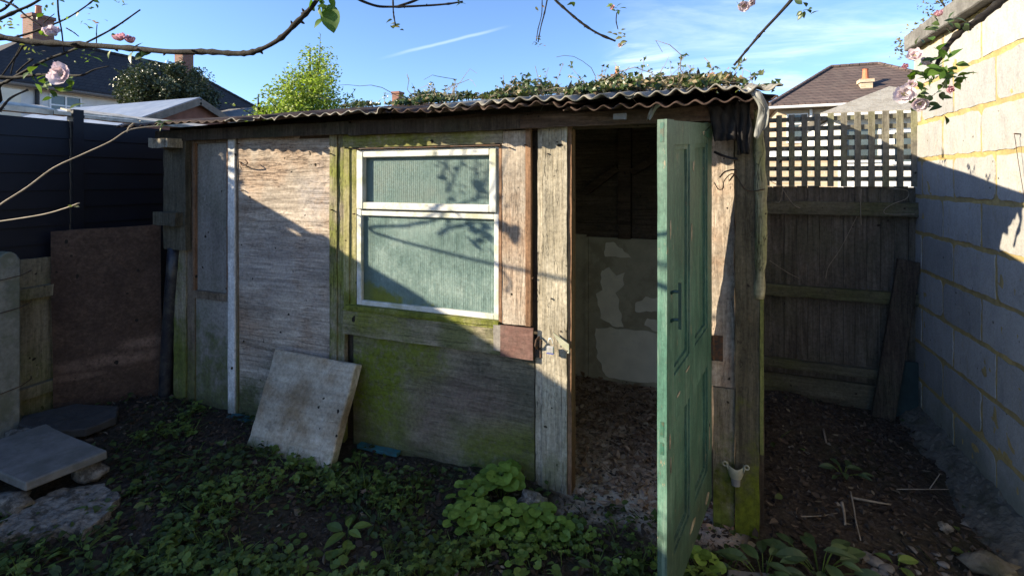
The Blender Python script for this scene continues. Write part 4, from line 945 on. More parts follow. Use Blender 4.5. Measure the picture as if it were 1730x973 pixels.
# ------------------------------------------------------------------ right boundary: block wall
XW = 1.26
wall = empty('block_wall', (XW + 0.1, 2.0, 0), 'tall pale concrete block wall with yellowish mortar along the garden', 'wall')
mb = MB()
k = 0
YB, YA = 4.10, -2.4
courses = 10
for k in range(courses):
    z0 = 0.020 + 0.2365 * k + 0.013; z1 = z0 + 0.2105
    ph = 3.513 if k % 2 == 0 else 3.652
    n0 = math.ceil((YB - ph) / 0.45)
    y = ph + 0.45 * n0
    while y > YA:
        a, b = y - 0.45 + 0.010, min(y - 0.010, YB)
        if b - a > 0.03:
            o = (mnoise.noise(Vector((k * 3.3, y * 7, 0)))) * 0.0025; rv = rnd.random(); N2, M2 = 14, 7; vs = []
            for j in range(M2 + 1):
                for i in range(N2 + 1):
                    yy = a + (b - a) * i / N2; zz = z0 + (z1 - z0) * j / M2
                    yy += 0.006 * mnoise.noise(Vector((yy * 11, zz * 11, k))); zz += 0.007 * mnoise.noise(Vector((yy * 11, zz * 11, k + 40)))
                    if i in (0, N2): yy += 0.005 * mnoise.noise(Vector((yy * 40, zz * 45, k)))
                    if j in (0, M2): zz += 0.006 * mnoise.noise(Vector((yy * 42, zz * 40, k)))
                    if (i in (0, N2)) and (j in (0, M2)) and mnoise.noise(Vector((yy * 5, zz * 5, 8))) > 0.05: yy += 0.012 * (1 if i == 0 else -1); zz += 0.010 * (1 if j == 0 else -1)
                    vs.append((XW + o + 0.0015 * mnoise.noise(Vector((yy * 20, zz * 20, 5))), yy, zz))
            K = len(vs); w_ = N2 + 1; fs = [(j * w_ + i, (j + 1) * w_ + i, (j + 1) * w_ + i + 1, j * w_ + i + 1) for j in range(M2) for i in range(N2)]
            rim = [i for i in range(N2 + 1)] + [j * w_ + N2 for j in range(1, M2 + 1)] + [M2 * w_ + i for i in range(N2 - 1, -1, -1)] + [j * w_ for j in range(M2 - 1, 0, -1)]
            for q in rim: vs.append((XW + 0.05, vs[q][1], vs[q][2]))
            L_ = len(rim); fs += [(rim[i], rim[(i + 1) % L_], K + (i + 1) % L_, K + i) for i in range(L_)]
            mb.add(vs, fs, 0, rv)
        y -= 0.45
fix_normals(part('blocks', M['block'], mb, wall))
# mortar: raked nearly flush and smeared
mm = MB(); ny_, nz_ = 300, 130; vs = []
for j in range(nz_ + 1):
    for i in range(ny_ + 1):
        y = YA + (YB - YA) * i / ny_; z = -0.1 + 2.50 * j / nz_
        vs.append((XW + 0.0030 - 0.0035 * mnoise.noise(Vector((y * 9, z * 9, 2))) - 0.003 * mnoise.noise(Vector((y * 31, z * 31, 2))), y, z))
w_ = ny_ + 1
mm.add(vs, [(j * w_ + i, (j + 1) * w_ + i, (j + 1) * w_ + i + 1, j * w_ + i + 1) for j in range(nz_) for i in range(ny_)])
mm.box(XW + 0.04, XW + 0.20, YA, YB, -0.1, 2.39)
part('mortar', M['mortar'], mm, wall)
cp = MB(); y = YA
while y < 4.06:
    e = min(y + 0.6, 4.09)
    cp.board(XW - 0.06, XW + 0.27, y + 0.004, e - 0.004, 2.40, 2.50 + 0.004 * math.sin(y * 7), 0.05, 0.004); y += 0.6
part('coping', M['coping'], cp, wall, bevel=0.006)
ft = MB(); vs = []; ny_ = 420; cols_ = 26
for i in range(ny_ + 1):
    y = -0.5 + 4.6 * i / ny_
    for k in range(cols_ + 1):
        t = k / cols_; wd = 0.17 + 0.05 * mnoise.noise(Vector((y * 2.3, 0, 6))); x_ = XW - wd * t
        z = 0.085 * (1 - t) ** 1.4 - 0.035 * t * t + 0.022 * mnoise.noise(Vector((y * 7, t * 3, 4))) + 0.014 * mnoise.noise(Vector((y * 22, t * 6, 9))) + 0.007 * mnoise.noise(Vector((y * 60, t * 14, 2)))
        vs.append((x_, y, z))
K = cols_ + 1; ft.add(vs, [(i * K + j, i * K + j + 1, (i + 1) * K + j + 1, (i + 1) * K + j) for i in range(ny_) for j in range(cols_)])
fix_normals(part('footing', M['footing'], ft, wall, smooth=False))
nw = MB(); p = Vector((XW - 0.005, 2.70, 1.66)); nw.tube([on_y(0, 0, 1) * 0 + Vector((XW + 0.01, 2.86, 1.745)), Vector((XW - 0.03, 2.84, 1.748))], 0.003, 5)
nw.tube(smooth_path([Vector((XW - 0.025, 2.85, 1.745)), Vector((XW - 0.02, 2.83, 1.62)), Vector((XW - 0.012, 2.80, 1.45)), Vector((XW - 0.02, 2.76, 1.33))]), 0.0012, 4)
part('nail_and_string', M['iron'], nw, wall)

# ------------------------------------------------------------------ back fence and its trellis
YB_ = 4.04
bf = empty('back_fence', (0.8, YB_ + 0.05, 0), 'dark feather-edge board fence with rails between the shed and block wall', 'fence')
mb = MB(); x = 0.20
mb.box(0.2, 1.27, YB_ + 0.044, YB_ + 0.05, 0.12, 1.49)
while x < 1.30:
    wdt = rnd.uniform(0.068, 0.080)
    mb.board(x + 0.0025, x + wdt, YB_ + 0.030 + rnd.uniform(0, 0.010), YB_ + 0.046, 0.12, 1.50 + rnd.uniform(-0.006, 0.004), 0.09, 0.002); x += wdt
part('fence_board', M['fence_back'], mb, bf)['kind'] = 'stuff'
for za, zb_ in ((1.305, 1.395), (0.725, 0.80), (0.215, 0.275)):
    part('rail', M['fence_rail'], MB().board(0.2, 1.27, YB_ - 0.022, YB_ + 0.028, za, zb_, 0.05, 0.003), bf)
part('gravel_board', M['fence_rail'], MB().board(0.2, 1.27, YB_ + 0.0, YB_ + 0.028, 0.0, 0.165, 0.07, 0.004), bf)
part('fence_post', M['fence_back'], MB().board(1.205, 1.265, YB_ + 0.05, YB_ + 0.12, 0, 1.49, 0.1, 0.002), bf)
tr = empty('trellis_panel', (0.8, YB_, 1.5), 'square lattice trellis panel on top of the dark back fence', 'trellis')
for i in range(13):
    xc = on_y(1297 - 22, 250, YB_).x + 0.0790 * i
    part('slat', M['trellis'], MB().board(xc - 0.018, xc + 0.018, YB_ - 0.003, YB_ + 0.010, 1.50, 2.005, 0.05, 0.0012), tr)
for zc in (1.972, 1.905, 1.836, 1.766, 1.695, 1.625, 1.552):
    part('crossbar', M['trellis'], MB().board(0.22, 1.258, YB_ + 0.011, YB_ + 0.024, zc - 0.0155, zc + 0.0155, 0.05, 0.0012), tr)
vn = MB()
for a in ([(1300, 440), (1330, 460), (1350, 470)], [(1448, 365), (1420, 420), (1400, 450), (1395, 470)], [(1500, 318), (1532, 322), (1532, 335), (1508, 345), (1494, 355), (1500, 362), (1545, 362)], [(1455, 320), (1454, 350), (1455, 380)], [(1322, 320), (1340, 345), (1352, 352)], [(1300, 305), (1312, 312), (1322, 316), (1318, 340), (1310, 342)]):
    vn.tube(smooth_path([on_y(x_, y_, YB_ - 0.03) for x_, y_ in a]), 0.0022, 5)
o = vn.build('dead_bindweed', M['dry_stick'], loc=(0.7, YB_ - 0.03, 1.2)); tag(o, 'thin dead climbing stems trailing over the trellis foot and top rail', 'climbing stems')
pl = MB(); pl.bar((1.04, 3.93, -0.02), (1.205, 4.005, 1.02), 0.125, 0.03, up=(0, -1, 0)); q = pl.build('timber_plank', M['wood_dark'], loc=(1.04, 3.93, -0.02), bevel=0.003)
tag(fix_normals(q), 'dark plank leaning in the corner of back fence and block wall', 'plank')
o = MB().board(1.06, 1.255, 4.005, 4.015, -0.02, 0.36, 0.06, 0.002).build('teal_board', M['teal_board'], loc=(1.15, 4.01, 0)); tag(o, 'dark teal board standing behind the leaning plank', 'board')

# ------------------------------------------------------------------ left boundary
XF = -4.15
blf = empty('black_fence', (XF, 1.5, 0), 'tall black painted shiplap fence with pale cap on the garden side', 'fence')
def panel_run(y0, y1, top, seed):
    mb = MB(); z = -0.06; h = 0.118
    while z < top - 0.03:
        e = min(z + h, top); t_ = 0.011
        vs = [(XF + 0.004, y0, z), (XF + 0.004, y1, z), (XF + 0.016, y0, z + 0.001), (XF + 0.016, y1, z + 0.001), (XF + 0.006, y0, e + 0.008), (XF + 0.006, y1, e + 0.008), (XF - 0.004, y0, e + 0.008), (XF - 0.004, y1, e + 0.008)]
        mb.add(vs, [(0, 2, 3, 1), (2, 4, 5, 3), (4, 6, 7, 5), (0, 1, 7, 6), (0, 6, 4, 2), (1, 3, 5, 7)]); z += h
    fix_normals(part('boards', M['fence_black'], mb, blf))
    c = MB(); y = y0
    sl = MB()
    while y < y1 - 0.05:
        e = min(y + rnd.uniform(0.32, 0.5), y1)
        c.board(XF - 0.045, XF + 0.035, y + 0.004, e - 0.004, top + 0.010 + rnd.uniform(-0.004, 0.006), top + 0.034 + rnd.uniform(-0.004, 0.006), 0.05, 0.004); y = e
    part('cap', M['felt_pale'], c, blf)
    y = y0
    while y < y1 - 0.1:
        e = min(y + 0.42, y1); dz = rnd.uniform(0, 0.012)
        sl.prism([(XF - 0.05, y, top + 0.03 + dz), (XF - 0.05, e - 0.01, top + 0.03 + dz), (XF - 0.24, e - 0.01, top + 0.072 + dz), (XF - 0.24, y, top + 0.072 + dz)], (0, 0, 0.012)); y = e
    fix_normals(part('cover_strip', M['felt_pale'], sl, blf))
for (a, b, tp) in ((-1.2, 0.0, 1.98), (0.06, 1.20, 1.975), (1.26, 2.13, 1.975), (2.20, 3.6, 1.975)): panel_run(a, b, tp, a)
for y in (0.03, 1.23, 2.165):
    part('post', M['fence_black'], MB().box(XF - 0.03, XF + 0.042, y - 0.032, y + 0.032, 0, 2.035), blf)
lf = empty('low_fence', (-4.06, 1.6, 0), 'low greenish feather-edge fence in front of the black fence', 'fence')
mb = MB(); y = 0.2
while y < 2.15:
    mb.board(-4.085, -4.068, y, y + 0.105, -0.05, 1.035 + rnd.uniform(-0.006, 0.006), 0.08, 0.002); y += 0.098
part('fence_board', M['fence_low'], mb, lf)['kind'] = 'stuff'
for z in (0.16, 0.79):
    part('rail', M['fence_low'], MB().board(-4.066, -4.02, 0.2, 2.18, z, z + 0.07, 0.08, 0.004), lf)
pp = empty('concrete_post', (-3.98, 1.715, 0), 'pale concrete fence post with rounded top and wires round it', 'post')
y0, y1, x0, x1 = 1.655, 1.765, -4.015, -3.925
poly = [(y0, -0.1), (y1, -0.1), (y1, 1.06), (y1 - 0.02, 1.095), (y1 - 0.04, 1.11), ((y0 + y1) / 2, 1.115), (y0 + 0.04, 1.11), (y0 + 0.02, 1.095), (y0, 1.06)]
mb = MB(); mb.prism([Vector((x0, a, b)) for a, b in poly], (x1 - x0, 0, 0)); fix_normals(part('post_body', M['concrete_post'] if 'concrete_post' in M else M['concrete'], mb, pp, bevel=0.006))
for z in (0.955, 0.76, 0.28):
    wm = MB(); pts = [Vector((x1 + 0.004, y0 - 0.5, z - 0.05)), Vector((x1 + 0.004, y0, z - 0.006)), Vector((x1 + 0.005, y1, z + 0.008)), Vector((x1 - 0.02, y1 + 0.06, z + 0.025)), Vector((-4.01, y1 + 0.09, z + 0.02))]
    wm.tube(pts, 0.0028, 5); part('wire', M['iron'], wm, pp)

# ------------------------------------------------------------------ beyond the boundary
def window_unit(parent, x0, x1, z0, z1, y, ax='x', nx=2, nz=1, out=-1):
    """a white framed house window; ax 'x': in a wall facing -y; ax 'y': in a wall facing +x"""
    def bx(mb, a0, a1, d0, d1, b0, b1):
        if ax == 'x': mb.box(a0, a1, y + out * d1, y + out * d0, b0, b1)
        else: mb.box(y + d0, y + d1, a0, a1, b0, b1)
    f = MB(); t = 0.06
    bx(f, x0, x0 + t, 0.0, 0.05, z0, z1); bx(f, x1 - t, x1, 0, 0.05, z0, z1)
    bx(f, x0 + t, x1 - t, 0.001, 0.05, z0, z0 + t); bx(f, x0 + t, x1 - t, 0.001, 0.05, z1 - t, z1)
    for i in range(1, nx):
        c = x0 + (x1 - x0) * i / nx; bx(f, c - t / 2, c + t / 2, 0.002, 0.05, z0 + t, z1 - t)
    for i in range(1, nz):
        c = z0 + (z1 - z0) * (0.35 + 0.3 * i); bx(f, x0 + t, x1 - t, 0.003, 0.048, c - t / 2, c + t / 2)
    fo = part('window', M['white_trim'], f, parent)
    gm = MB(); bx(gm, x0 + t * 0.5, x1 - t * 0.5, 0.004, 0.018, z0 + t * 0.5, z1 - t * 0.5); part('pane', M['window_dark'], gm, fo)
def hip_roof(parent, x0, x1, y0, y1, ze, zr, ridge, mat, th=0.12):
    """ridge = (xa, ya, xb, yb)"""
    xa, ya, xb, yb = ridge
    vs = [(x0, y0, ze), (x1, y0, ze), (x1, y1, ze), (x0, y1, ze), (xa, ya, zr), (xb, yb, zr)]
    vs += [(a, b, c - th) for a, b, c in vs[:4]]
    if abs(xa - xb) > abs(ya - yb): fs = [(0, 1, 5, 4), (1, 2, 5), (2, 3, 4, 5), (3, 0, 4)]
    else: fs = [(0, 1, 4), (1, 2, 5, 4), (2, 3, 5), (3, 0, 4, 5)]
    fs += [(0, 6, 7, 1), (1, 7, 8, 2), (2, 8, 9, 3), (3, 9, 6, 0), (9, 8, 7, 6)]
    r_ = part('roof', mat, MB().add(vs, fs), parent); fix_normals(r_); return r_
def ridge_tiles(parent, a, b, mat, r=0.09):
    a = Vector(a); b = Vector(b); n = max(2, int((b - a).length / 0.32)); m_ = MB()
    for i in range(n):
        p, q = a.lerp(b, i / n), a.lerp(b, (i + 0.94) / n); m_.tube([p, q], [r, r * 0.92], 8)
    part('ridge_tiles', mat, m_, parent)
def chimney(parent, x, y, z0, z1, w_, mat, pots=1, potm=None):
    c = part('chimney', mat, MB().box(x - w_ / 2, x + w_ / 2, y - w_ / 2, y + w_ / 2, z0, z1 - 0.14).box(x - w_ / 2 - 0.05, x + w_ / 2 + 0.05, y - w_ / 2 - 0.05, y + w_ / 2 + 0.05, z1 - 0.14, z1), parent)
    for i in range(pots):
        xx = x + (i - (pots - 1) / 2) * w_ * 0.45
        part('chimney_pot', M['pot'], MB().tube([(xx, y, z1), (xx, y, z1 + 0.1), (xx, y, z1 + 0.42), (xx, y, z1 + 0.45)], [0.15, 0.12, 0.10, 0.125], 12), c)
# left: white house under a dark hipped roof
hl = empty('white_house', (-27, 17, 0), 'white rendered house with dark hipped roof and two brick chimneys', 'house')
part('wall', M['render_white'], MB().box(-29.6, -24.2, 9.9, 21.9, 0, 5.12), hl)
part('porch_wall', M['render_cream'], MB().box(-24.18, -23.0, 6.2, 10.35, 0, 4.75), hl)
hip_roof(hl, -30.0, -23.8, 9.0, 22.3, 5.2, 7.6, (-26.9, 12.4, -26.9, 19.2), M['tiles_black'])
ridge_tiles(hl, (-26.9, 12.4, 7.62), (-26.9, 19.2, 7.62), M['tiles_black']); ridge_tiles(hl, (-26.9, 19.2, 7.62), (-23.8, 22.3, 5.22), M['tiles_black'])
part('gutter', M['fascia_grey'], MB().tube([(-23.78, 9.1, 5.06), (-23.78, 22.2, 5.06)], 0.07, 8), hl)
q = at(62, 170, 21.5); part('downpipe', M['black_pipe'], MB().tube([(-24.12, 11.35, 5.0), (-24.12, 11.35, 0.2)], 0.07, 8), hl)
chimney(hl, -26.9, 12.7, 6.6, 8.55, 0.75, M['brick_red'], 1)
chimney(hl, -26.7, 19.0, 6.8, 8.50, 0.62, M['brick_red'], 0)
window_unit(hl, 11.75, 12.85, 3.7, 4.92, -24.2, 'y', 2, 2); window_unit(hl, 13.9, 14.9, 3.7, 4.72, -24.2, 'y', 2, 1)
# left: neighbour's shed, gable towards us
ns = empty('neighbour_shed', (-7.6, 4.5, 0), 'brown timber shed with blue-grey felt pitched roof beyond the black fence', 'shed')
xg = -6.0; ya, za = 4.474, 2.56; yl, yr, ze = 3.50, 5.44, 2.10
part('wall', M['brick_brown'], MB().box(-9.2, xg - 0.06, yl + 0.08, yr - 0.08, 0, 2.12).prism([(xg - 0.06, yl + 0.09, 2.115), (xg - 0.06, yr - 0.09, 2.115), (xg - 0.06, ya, za - 0.04)], (-0.04, 0, 0)), ns)
r1 = MB(); r1.prism([(xg, yl, ze), (xg, ya, za), (xg, ya, za + 0.025), (xg, yl, ze + 0.025)], (-3.3, 0, 0)); r1.prism([(xg, yr, ze), (xg, ya, za), (xg, ya, za + 0.025), (xg, yr, ze + 0.025)], (-3.3, 0, 0))
fix_normals(part('roof', M['felt_blue'], r1, ns))
b1 = MB(); b1.bar((xg + 0.012, yl, ze - 0.03), (xg + 0.012, ya, za - 0.03), 0.02, 0.08, up=(0, 0, 1)); b1.bar((xg + 0.012, yr, ze - 0.03), (xg + 0.012, ya, za - 0.03), 0.02, 0.08, up=(0, 0, 1))
part('bargeboard', M['fascia_grey'], b1, ns)
# low grey roof by the tree
lr = empty('grey_outbuilding', (-11.5, 12.5, 0), 'low outbuilding with mossy grey roof in front of the lime green tree', 'outbuilding')
pA, pB = at(352, 178, 16.0), at(470, 180, 15.0)
part('wall', M['render_white'], MB().box(min(pA.x, pB.x), max(pA.x, pB.x), pA.y, pA.y + 2, 0, pA.z - 0.55), lr)
rr_ = MB(); x0_, x1_ = min(pA.x, pB.x) - 0.2, max(pA.x, pB.x) + 0.2
rr_.prism([(x0_, pA.y - 0.7, pA.z - 0.55), (x0_, pA.y + 0.9, pA.z), (x0_, pA.y + 2.4, pA.z - 0.5), (x0_, pA.y + 2.4, pA.z - 0.6), (x0_, pA.y - 0.7, pA.z - 0.63)], (x1_ - x0_, 0, 0))
fix_normals(part('roof', M['coping'], rr_, lr))
# centre: house showing only roof tops over the ivy
hc = empty('tiled_house', (-2.4, 32, 0), 'far house whose brown tiled roof peeps over the ivy on the shed', 'house')
part('wall', M['brick_buff'], MB().box(-6.3, 1.4, 28, 35, 0, 5.3), hc)
hip_roof(hc, -6.9, 1.9, 27.4, 35.6, 5.4, 7.65, (-3.7, 31.5, -1.2, 31.5), M['tiles_brown'])
ridge_tiles(hc, (-3.7, 31.5, 7.66), (-1.2, 31.5, 7.66), M['tiles_brown'])
chimney(hc, -5.0, 29.2, 5.8, 7.55, 0.55, M['brick_red'], 1)
hd_ = empty('far_house', (-18, 33, 0), 'distant house with one small square chimney above the roof ivy', 'house')
part('wall', M['render_white'], MB().box(-22, -10, 30.5, 37, 0, 5.2), hd_)
hip_roof(hd_, -22.4, -9.6, 30, 37.5, 5.3, 6.9, (-18.5, 33.7, -13.5, 33.7), M['tiles_black'])
q = at(672, 156, 34.5); chimney(hd_, q.x, q.y, 5.5, q.z, 0.55, M['brick_brown'], 0)
he = empty('gabled_house', (-6, 32, 0), 'distant house with a small pale gable above the roof ivy', 'house')
q = at(905, 160, 33.0)
part('wall', M['render_white'], MB().box(q.x - 2.2, q.x + 2.2, q.y, q.y + 5, 0, q.z - 1.15), he)
m_ = MB(); m_.prism([(q.x - 2.5, q.y - 0.1, q.z - 1.3), (q.x + 2.5, q.y - 0.1, q.z - 1.3), (q.x, q.y - 0.1, q.z)], (0, 5.2, 0)); fix_normals(part('roof', M['tiles_brown'], m_, he))
# right: brown tiled house
hr = empty('brick_house', (6.2, 28, 0), 'buff brick house with large brown tiled hipped roof behind the trellis', 'house')
part('wall', M['brick_buff'], MB().box(2.7, 9.7, 24.5, 31, 0, 4.62), hr)
hip_roof(hr, 2.34, 10.1, 24.0, 31.4, 4.72, 6.82, (5.29, 27.6, 7.15, 27.6), M['tiles_brown'])
for a, b in (((5.29, 27.6, 6.84), (7.15, 27.6, 6.84)), ((2.34, 24.0, 4.74), (5.29, 27.6, 6.84)), ((10.1, 24.0, 4.74), (7.15, 27.6, 6.84))): ridge_tiles(hr, a, b, M['tiles_brown'])
part('gutter', M['white_trim'], MB().tube([(2.3, 23.93, 4.58), (10.1, 23.93, 4.58)], 0.06, 8), hr)
part('downpipe', M['white_trim'], MB().tube([(3.95, 24.4, 4.5), (3.95, 24.4, 0.2)], 0.06, 8).tube([(5.75, 24.4, 4.5), (5.75, 24.4, 0.2)], 0.05, 8), hr)
window_unit(hr, 3.05, 3.85, 3.1, 4.35, 24.5, 'x', 1, 2); window_unit(hr, 6.2, 7.4, 3.2, 4.3, 24.5, 'x', 2, 2)
window_unit(hr, 3.0, 3.9, 0.9, 2.2, 24.5, 'x', 2, 1)
chimney(hr, 6.1, 24.4 + 0.9, 4.9, 5.75, 0.42, M['brick_buff'], 1)
# right: pale hipped extension with white glazing below
ex = empty('white_extension', (4.4, 15.5, 0), 'single storey white extension with pale hipped roof and white framed windows', 'building')
part('wall', M['render_white'], MB().box(2.75, 6.1, 14.3, 18, 0, 3.0), ex)
r_ = hip_roof(ex, 2.45, 6.35, 13.9, 18.3, 3.13, 3.98, (4.36, 15.9, 4.42, 16.0), M['tiles_pale'], 0.05)
part('gutter', M['white_trim'], MB().tube([(2.4, 13.86, 3.05), (6.35, 13.86, 3.05)], 0.05, 8), ex)
window_unit(ex, 3.0, 3.75, 1.95, 2.8, 14.3, 'x', 1, 1); window_unit(ex, 3.95, 4.5, 1.9, 2.7, 14.3, 'x', 1, 1); window_unit(ex, 4.7, 5.7, 1.9, 2.75, 14.3, 'x', 2, 1)
part('door', M['white_trim'], MB().box(3.85, 4.65, 14.22, 14.28, 0.1, 1.78), ex)
# white garden wall and pale clutter seen through the lattice
gw = empty('white_garden_wall', (3.5, 11, 0), 'low white garden wall behind the back fence seen through the lattice', 'wall')
part('wall_face', M['render_white'], MB().box(2.45, 5.5, 10.9, 11.05, 0, 1.72), gw)
part('wall_coping', M['concrete'], MB().board(2.42, 5.5, 10.87, 11.08, 1.722, 1.77, 0.2, 0.004), gw)
bgw = empty('brick_garden_wall', (1.4, 12, 0), 'sunlit buff brick garden wall left of the white one behind the lattice', 'wall')
part('wall_face', M['brick_buff'], MB().box(-0.5, 2.40, 11.9, 12.1, 0, 1.95), bgw)
part('wall_coping', M['concrete'], MB().board(-0.5, 2.40, 11.87, 12.13, 1.952, 2.0, 0.2, 0.004), bgw)
van = empty('parked_van', (2.2, 16.5, 0), 'silver van parked behind the brick garden wall seen through the lattice', 'van')
part('body', M['car_paint'], MB().prism([(0.55, 16.0, 0.35), (4.5, 16.0, 0.35), (4.5, 16.0, 2.25), (4.3, 16.0, 2.42), (1.7, 16.0, 2.42), (1.1, 16.0, 1.55), (0.6, 16.0, 1.3)], (0, 1.7, 0)), van, bevel=0.04)
part('side_window', M['window_dark'], MB().prism([(1.35, 15.985, 1.6), (2.35, 15.985, 1.6), (2.35, 15.985, 2.2), (1.75, 15.985, 2.2)], (0, 0.01, 0)), van)
for x in (1.25, 3.75):
    part('wheel', M['black_pipe'], MB().tube([(x, 15.96, 0.33), (x, 16.2, 0.33)], 0.33, 18), van)

# ------------------------------------------------------------------ trees
def tree(name, label, base, height, crown_c, crown_r, mat, n, leafs, cat='tree', spread=None, trunk_r=0.09, seed=1, shape='cone', clumps=26, wisps=10):
    rr = random.Random(seed); root = empty(name, base, label, cat)
    base = Vector(base); top = Vector((crown_c[0], crown_c[1], crown_c[2] + crown_r[2]))
    tm = MB(); tp = [base.lerp(top, t) + Vector((0.1 * math.sin(t * 5), 0.1 * math.cos(t * 4), 0)) * t for t in [i / 8 for i in range(9)]]
    tm.tube(tp, [trunk_r * (1 - 0.85 * i / 8) for i in range(9)], 8)
    cc = []
    for i in range(clumps):
        for _ in range(40):
            a, b, c = rr.uniform(-1, 1), rr.uniform(-1, 1), rr.uniform(-1, 1)
            lim = (1 - (c + 1) / 2 * 0.85) if shape == 'cone' else math.sqrt(max(0, 1 - c * c))
            if a * a + b * b <= lim * lim: break
        q = Vector((crown_c[0] + a * crown_r[0], crown_c[1] + b * crown_r[1], crown_c[2] + c * crown_r[2]))
        cc.append((q, rr.uniform(0.18, 0.36) * min(crown_r)))
        s = tp[min(8, max(2, int(8 * (q.z - base.z) / max(0.1, top.z - base.z)) - 1))]
        tm.tube([s, s.lerp(q, 0.5) + Vector((0, 0, -0.06)), q], [trunk_r * 0.32, trunk_r * 0.2, trunk_r * 0.07], 5)
    lm = MB()
    for i in range(n):
        q, r_ = cc[rr.randrange(len(cc))]
        d = Vector((rr.gauss(0, 1), rr.gauss(0, 1), rr.gauss(0, 1))).normalized() * r_ * (rr.random() ** 0.45) * 1.25
        p = q + d
        lm.leaf(p, (rr.gauss(0, 1), rr.gauss(0, 1), rr.gauss(0, 0.6) + 0.2), (rr.gauss(0, 1), rr.gauss(0, 1), 0.8), leafs * rr.uniform(0.6, 1.3), leafs * 0.6, (0.1, 1.0, 0.0), rv=rr.random())
    for i in range(wisps):
        q, r_ = cc[rr.randrange(len(cc))]
        if q.z < crown_c[2]: q = q + Vector((0, 0, crown_r[2] * 0.4))
        d = (q - Vector((crown_c[0], crown_c[1], crown_c[2] - crown_r[2] * 0.6))).normalized()
        e = q + d * (r_ + rr.uniform(0.12, 0.32) * crown_r[2]); tm.tube([q, q.lerp(e, 0.5) + Vector((0.02, 0, 0.02)), e], [0.010, 0.007, 0.004], 4)
        for k in range(9):
            p = q.lerp(e, 0.3 + 0.7 * rr.random()); lm.leaf(p, (rr.gauss(0, 1), rr.gauss(0, 1), 0.5), (rr.gauss(0, 1), rr.gauss(0, 1), 1), leafs * 0.9, leafs * 0.5, (0.1, 1.0, 0.0), rv=rr.random())
    part('trunk', M['bark'], tm, root); part('crown', mat, lm, root)
    return root
q = at(532, 200, 12.8)
tree('lime_green_tree', 'cone shaped tree in bright lime green spring leaf beyond the shed', (q.x, q.y, 0), 5, (q.x, q.y, 3.35), (2.0, 1.7, 1.50), M['tree_lime'], 34000, 0.085, seed=5, clumps=130, wisps=30)
q = at(445, 200, 12.4)
tree('young_shrub', 'small lime green shrub at the left foot of the cone shaped tree', (q.x, q.y, 0), 3, (q.x, q.y, 3.0), (0.42, 0.42, 0.62), M['tree_lime'], 3500, 0.085, 'shrub', seed=6, clumps=14, wisps=8)
q = at(287, 140, 15.0)
tree('evergreen_tree', 'round dark evergreen with glossy leaves before the white house roof', (q.x, q.y, 0), 5, (q.x, q.y, 4.15), (1.25, 1.25, 0.85), M['holly'], 22000, 0.085, seed=9, shape='ball', clumps=90, wisps=12)
tree('shade_shrub', 'unseen evergreen shrub added beyond the black fence to shade the left bay', (-5.12, 1.28, 0), 3, (-5.12, 1.28, 2.36), (0.24, 0.24, 0.34), M['holly'], 2600, 0.06, 'shrub', seed=15, shape='ball', clumps=26, wisps=0)  # added out of view so its shadow darkens the left bay
q = at(1612, 20, 6.6)
tree('spring_tree', 'sparse tree with small olive leaves rising behind the block wall coping', (q.x + 0.55, q.y + 0.4, 0), 5, (q.x + 0.35, q.y + 0.2, 3.65), (0.85, 0.8, 0.75), M['tree_olive'], 2600, 0.05, seed=12, shape='ball', clumps=42, wisps=22)

# ------------------------------------------------------------------ ivy over the shed roof
def roof_z(x, y): return 1.92 + SLOPE * (y - 2.2)
ivy = empty('roof_ivy', (-1.0, 4.1, 0), 'straggling ivy and dry stems sprawling over the corrugated shed roof', 'ivy')
im, dm_, sm_ = MB(), MB(), MB()
IVY = (1.0, 0.55, 0.42, 0.5, 0.75, 0.42, 0.38, 0.42, 0.75, 0.5, 0.42, 0.55)
rr = random.Random(21)
def ivy_height(x, y):
    """how thick the growth is"""
    if x < -2.9: return 0
    k = min(1, (x + 2.9) / 0.35)
    f = max(0, min(1, (y - 2.35 + (0.5 if x > -1.1 else -0.2) * 0.3) / 0.7))
    base = 0.030 + 0.125 * mnoise.noise(Vector((x * 3, y * 2, 0))) + 0.04 * mnoise.noise(Vector((x * 9, y * 6, 4)))
    if x < -2.0: base = base * 0.8 + 0.02; f = max(0, min(1, (y - 3.1) / 0.4))
    if x > -0.15: base *= max(0, 1 - (x + 0.15) / 0.35)
    return max(0, base) * k * f
N = 0
while N < 7500:
    x = rr.uniform(-2.9, 0.36); y = rr.uniform(2.25, 4.25) if rr.random() < 0.6 else rr.uniform(2.3, 2.9)
    h = ivy_height(x, y)
    if h <= 0.012: N += 0.2; continue
    z = roof_z(x, y) + 0.015 + h * rr.random() ** 0.8
    dead = rr.random() < (0.42 if x > -0.6 and y > 2.6 else 0.22)
    mbx = dm_ if dead else im
    r_ = rr.uniform(0.011, 0.036) * (0.8 if dead else 1)
    nn = Vector((rr.gauss(0, 0.8), rr.gauss(-0.4, 0.8), 0.7))
    if dead: mbx.leaf((x, y, z), (rr.gauss(0, 1), rr.gauss(0, 1), rr.gauss(0, .5)), nn, r_ * 2, r_ * 1.1, (0.1, 1, 0.6, 0.0), fold=0.6, rv=rr.random())
    else: mbx.lobed((x, y, z), (rr.gauss(0, 1), rr.gauss(0, 1), rr.gauss(-0.3, .5)), nn, r_, IVY, 0.3, rv=rr.random())
    N += 1
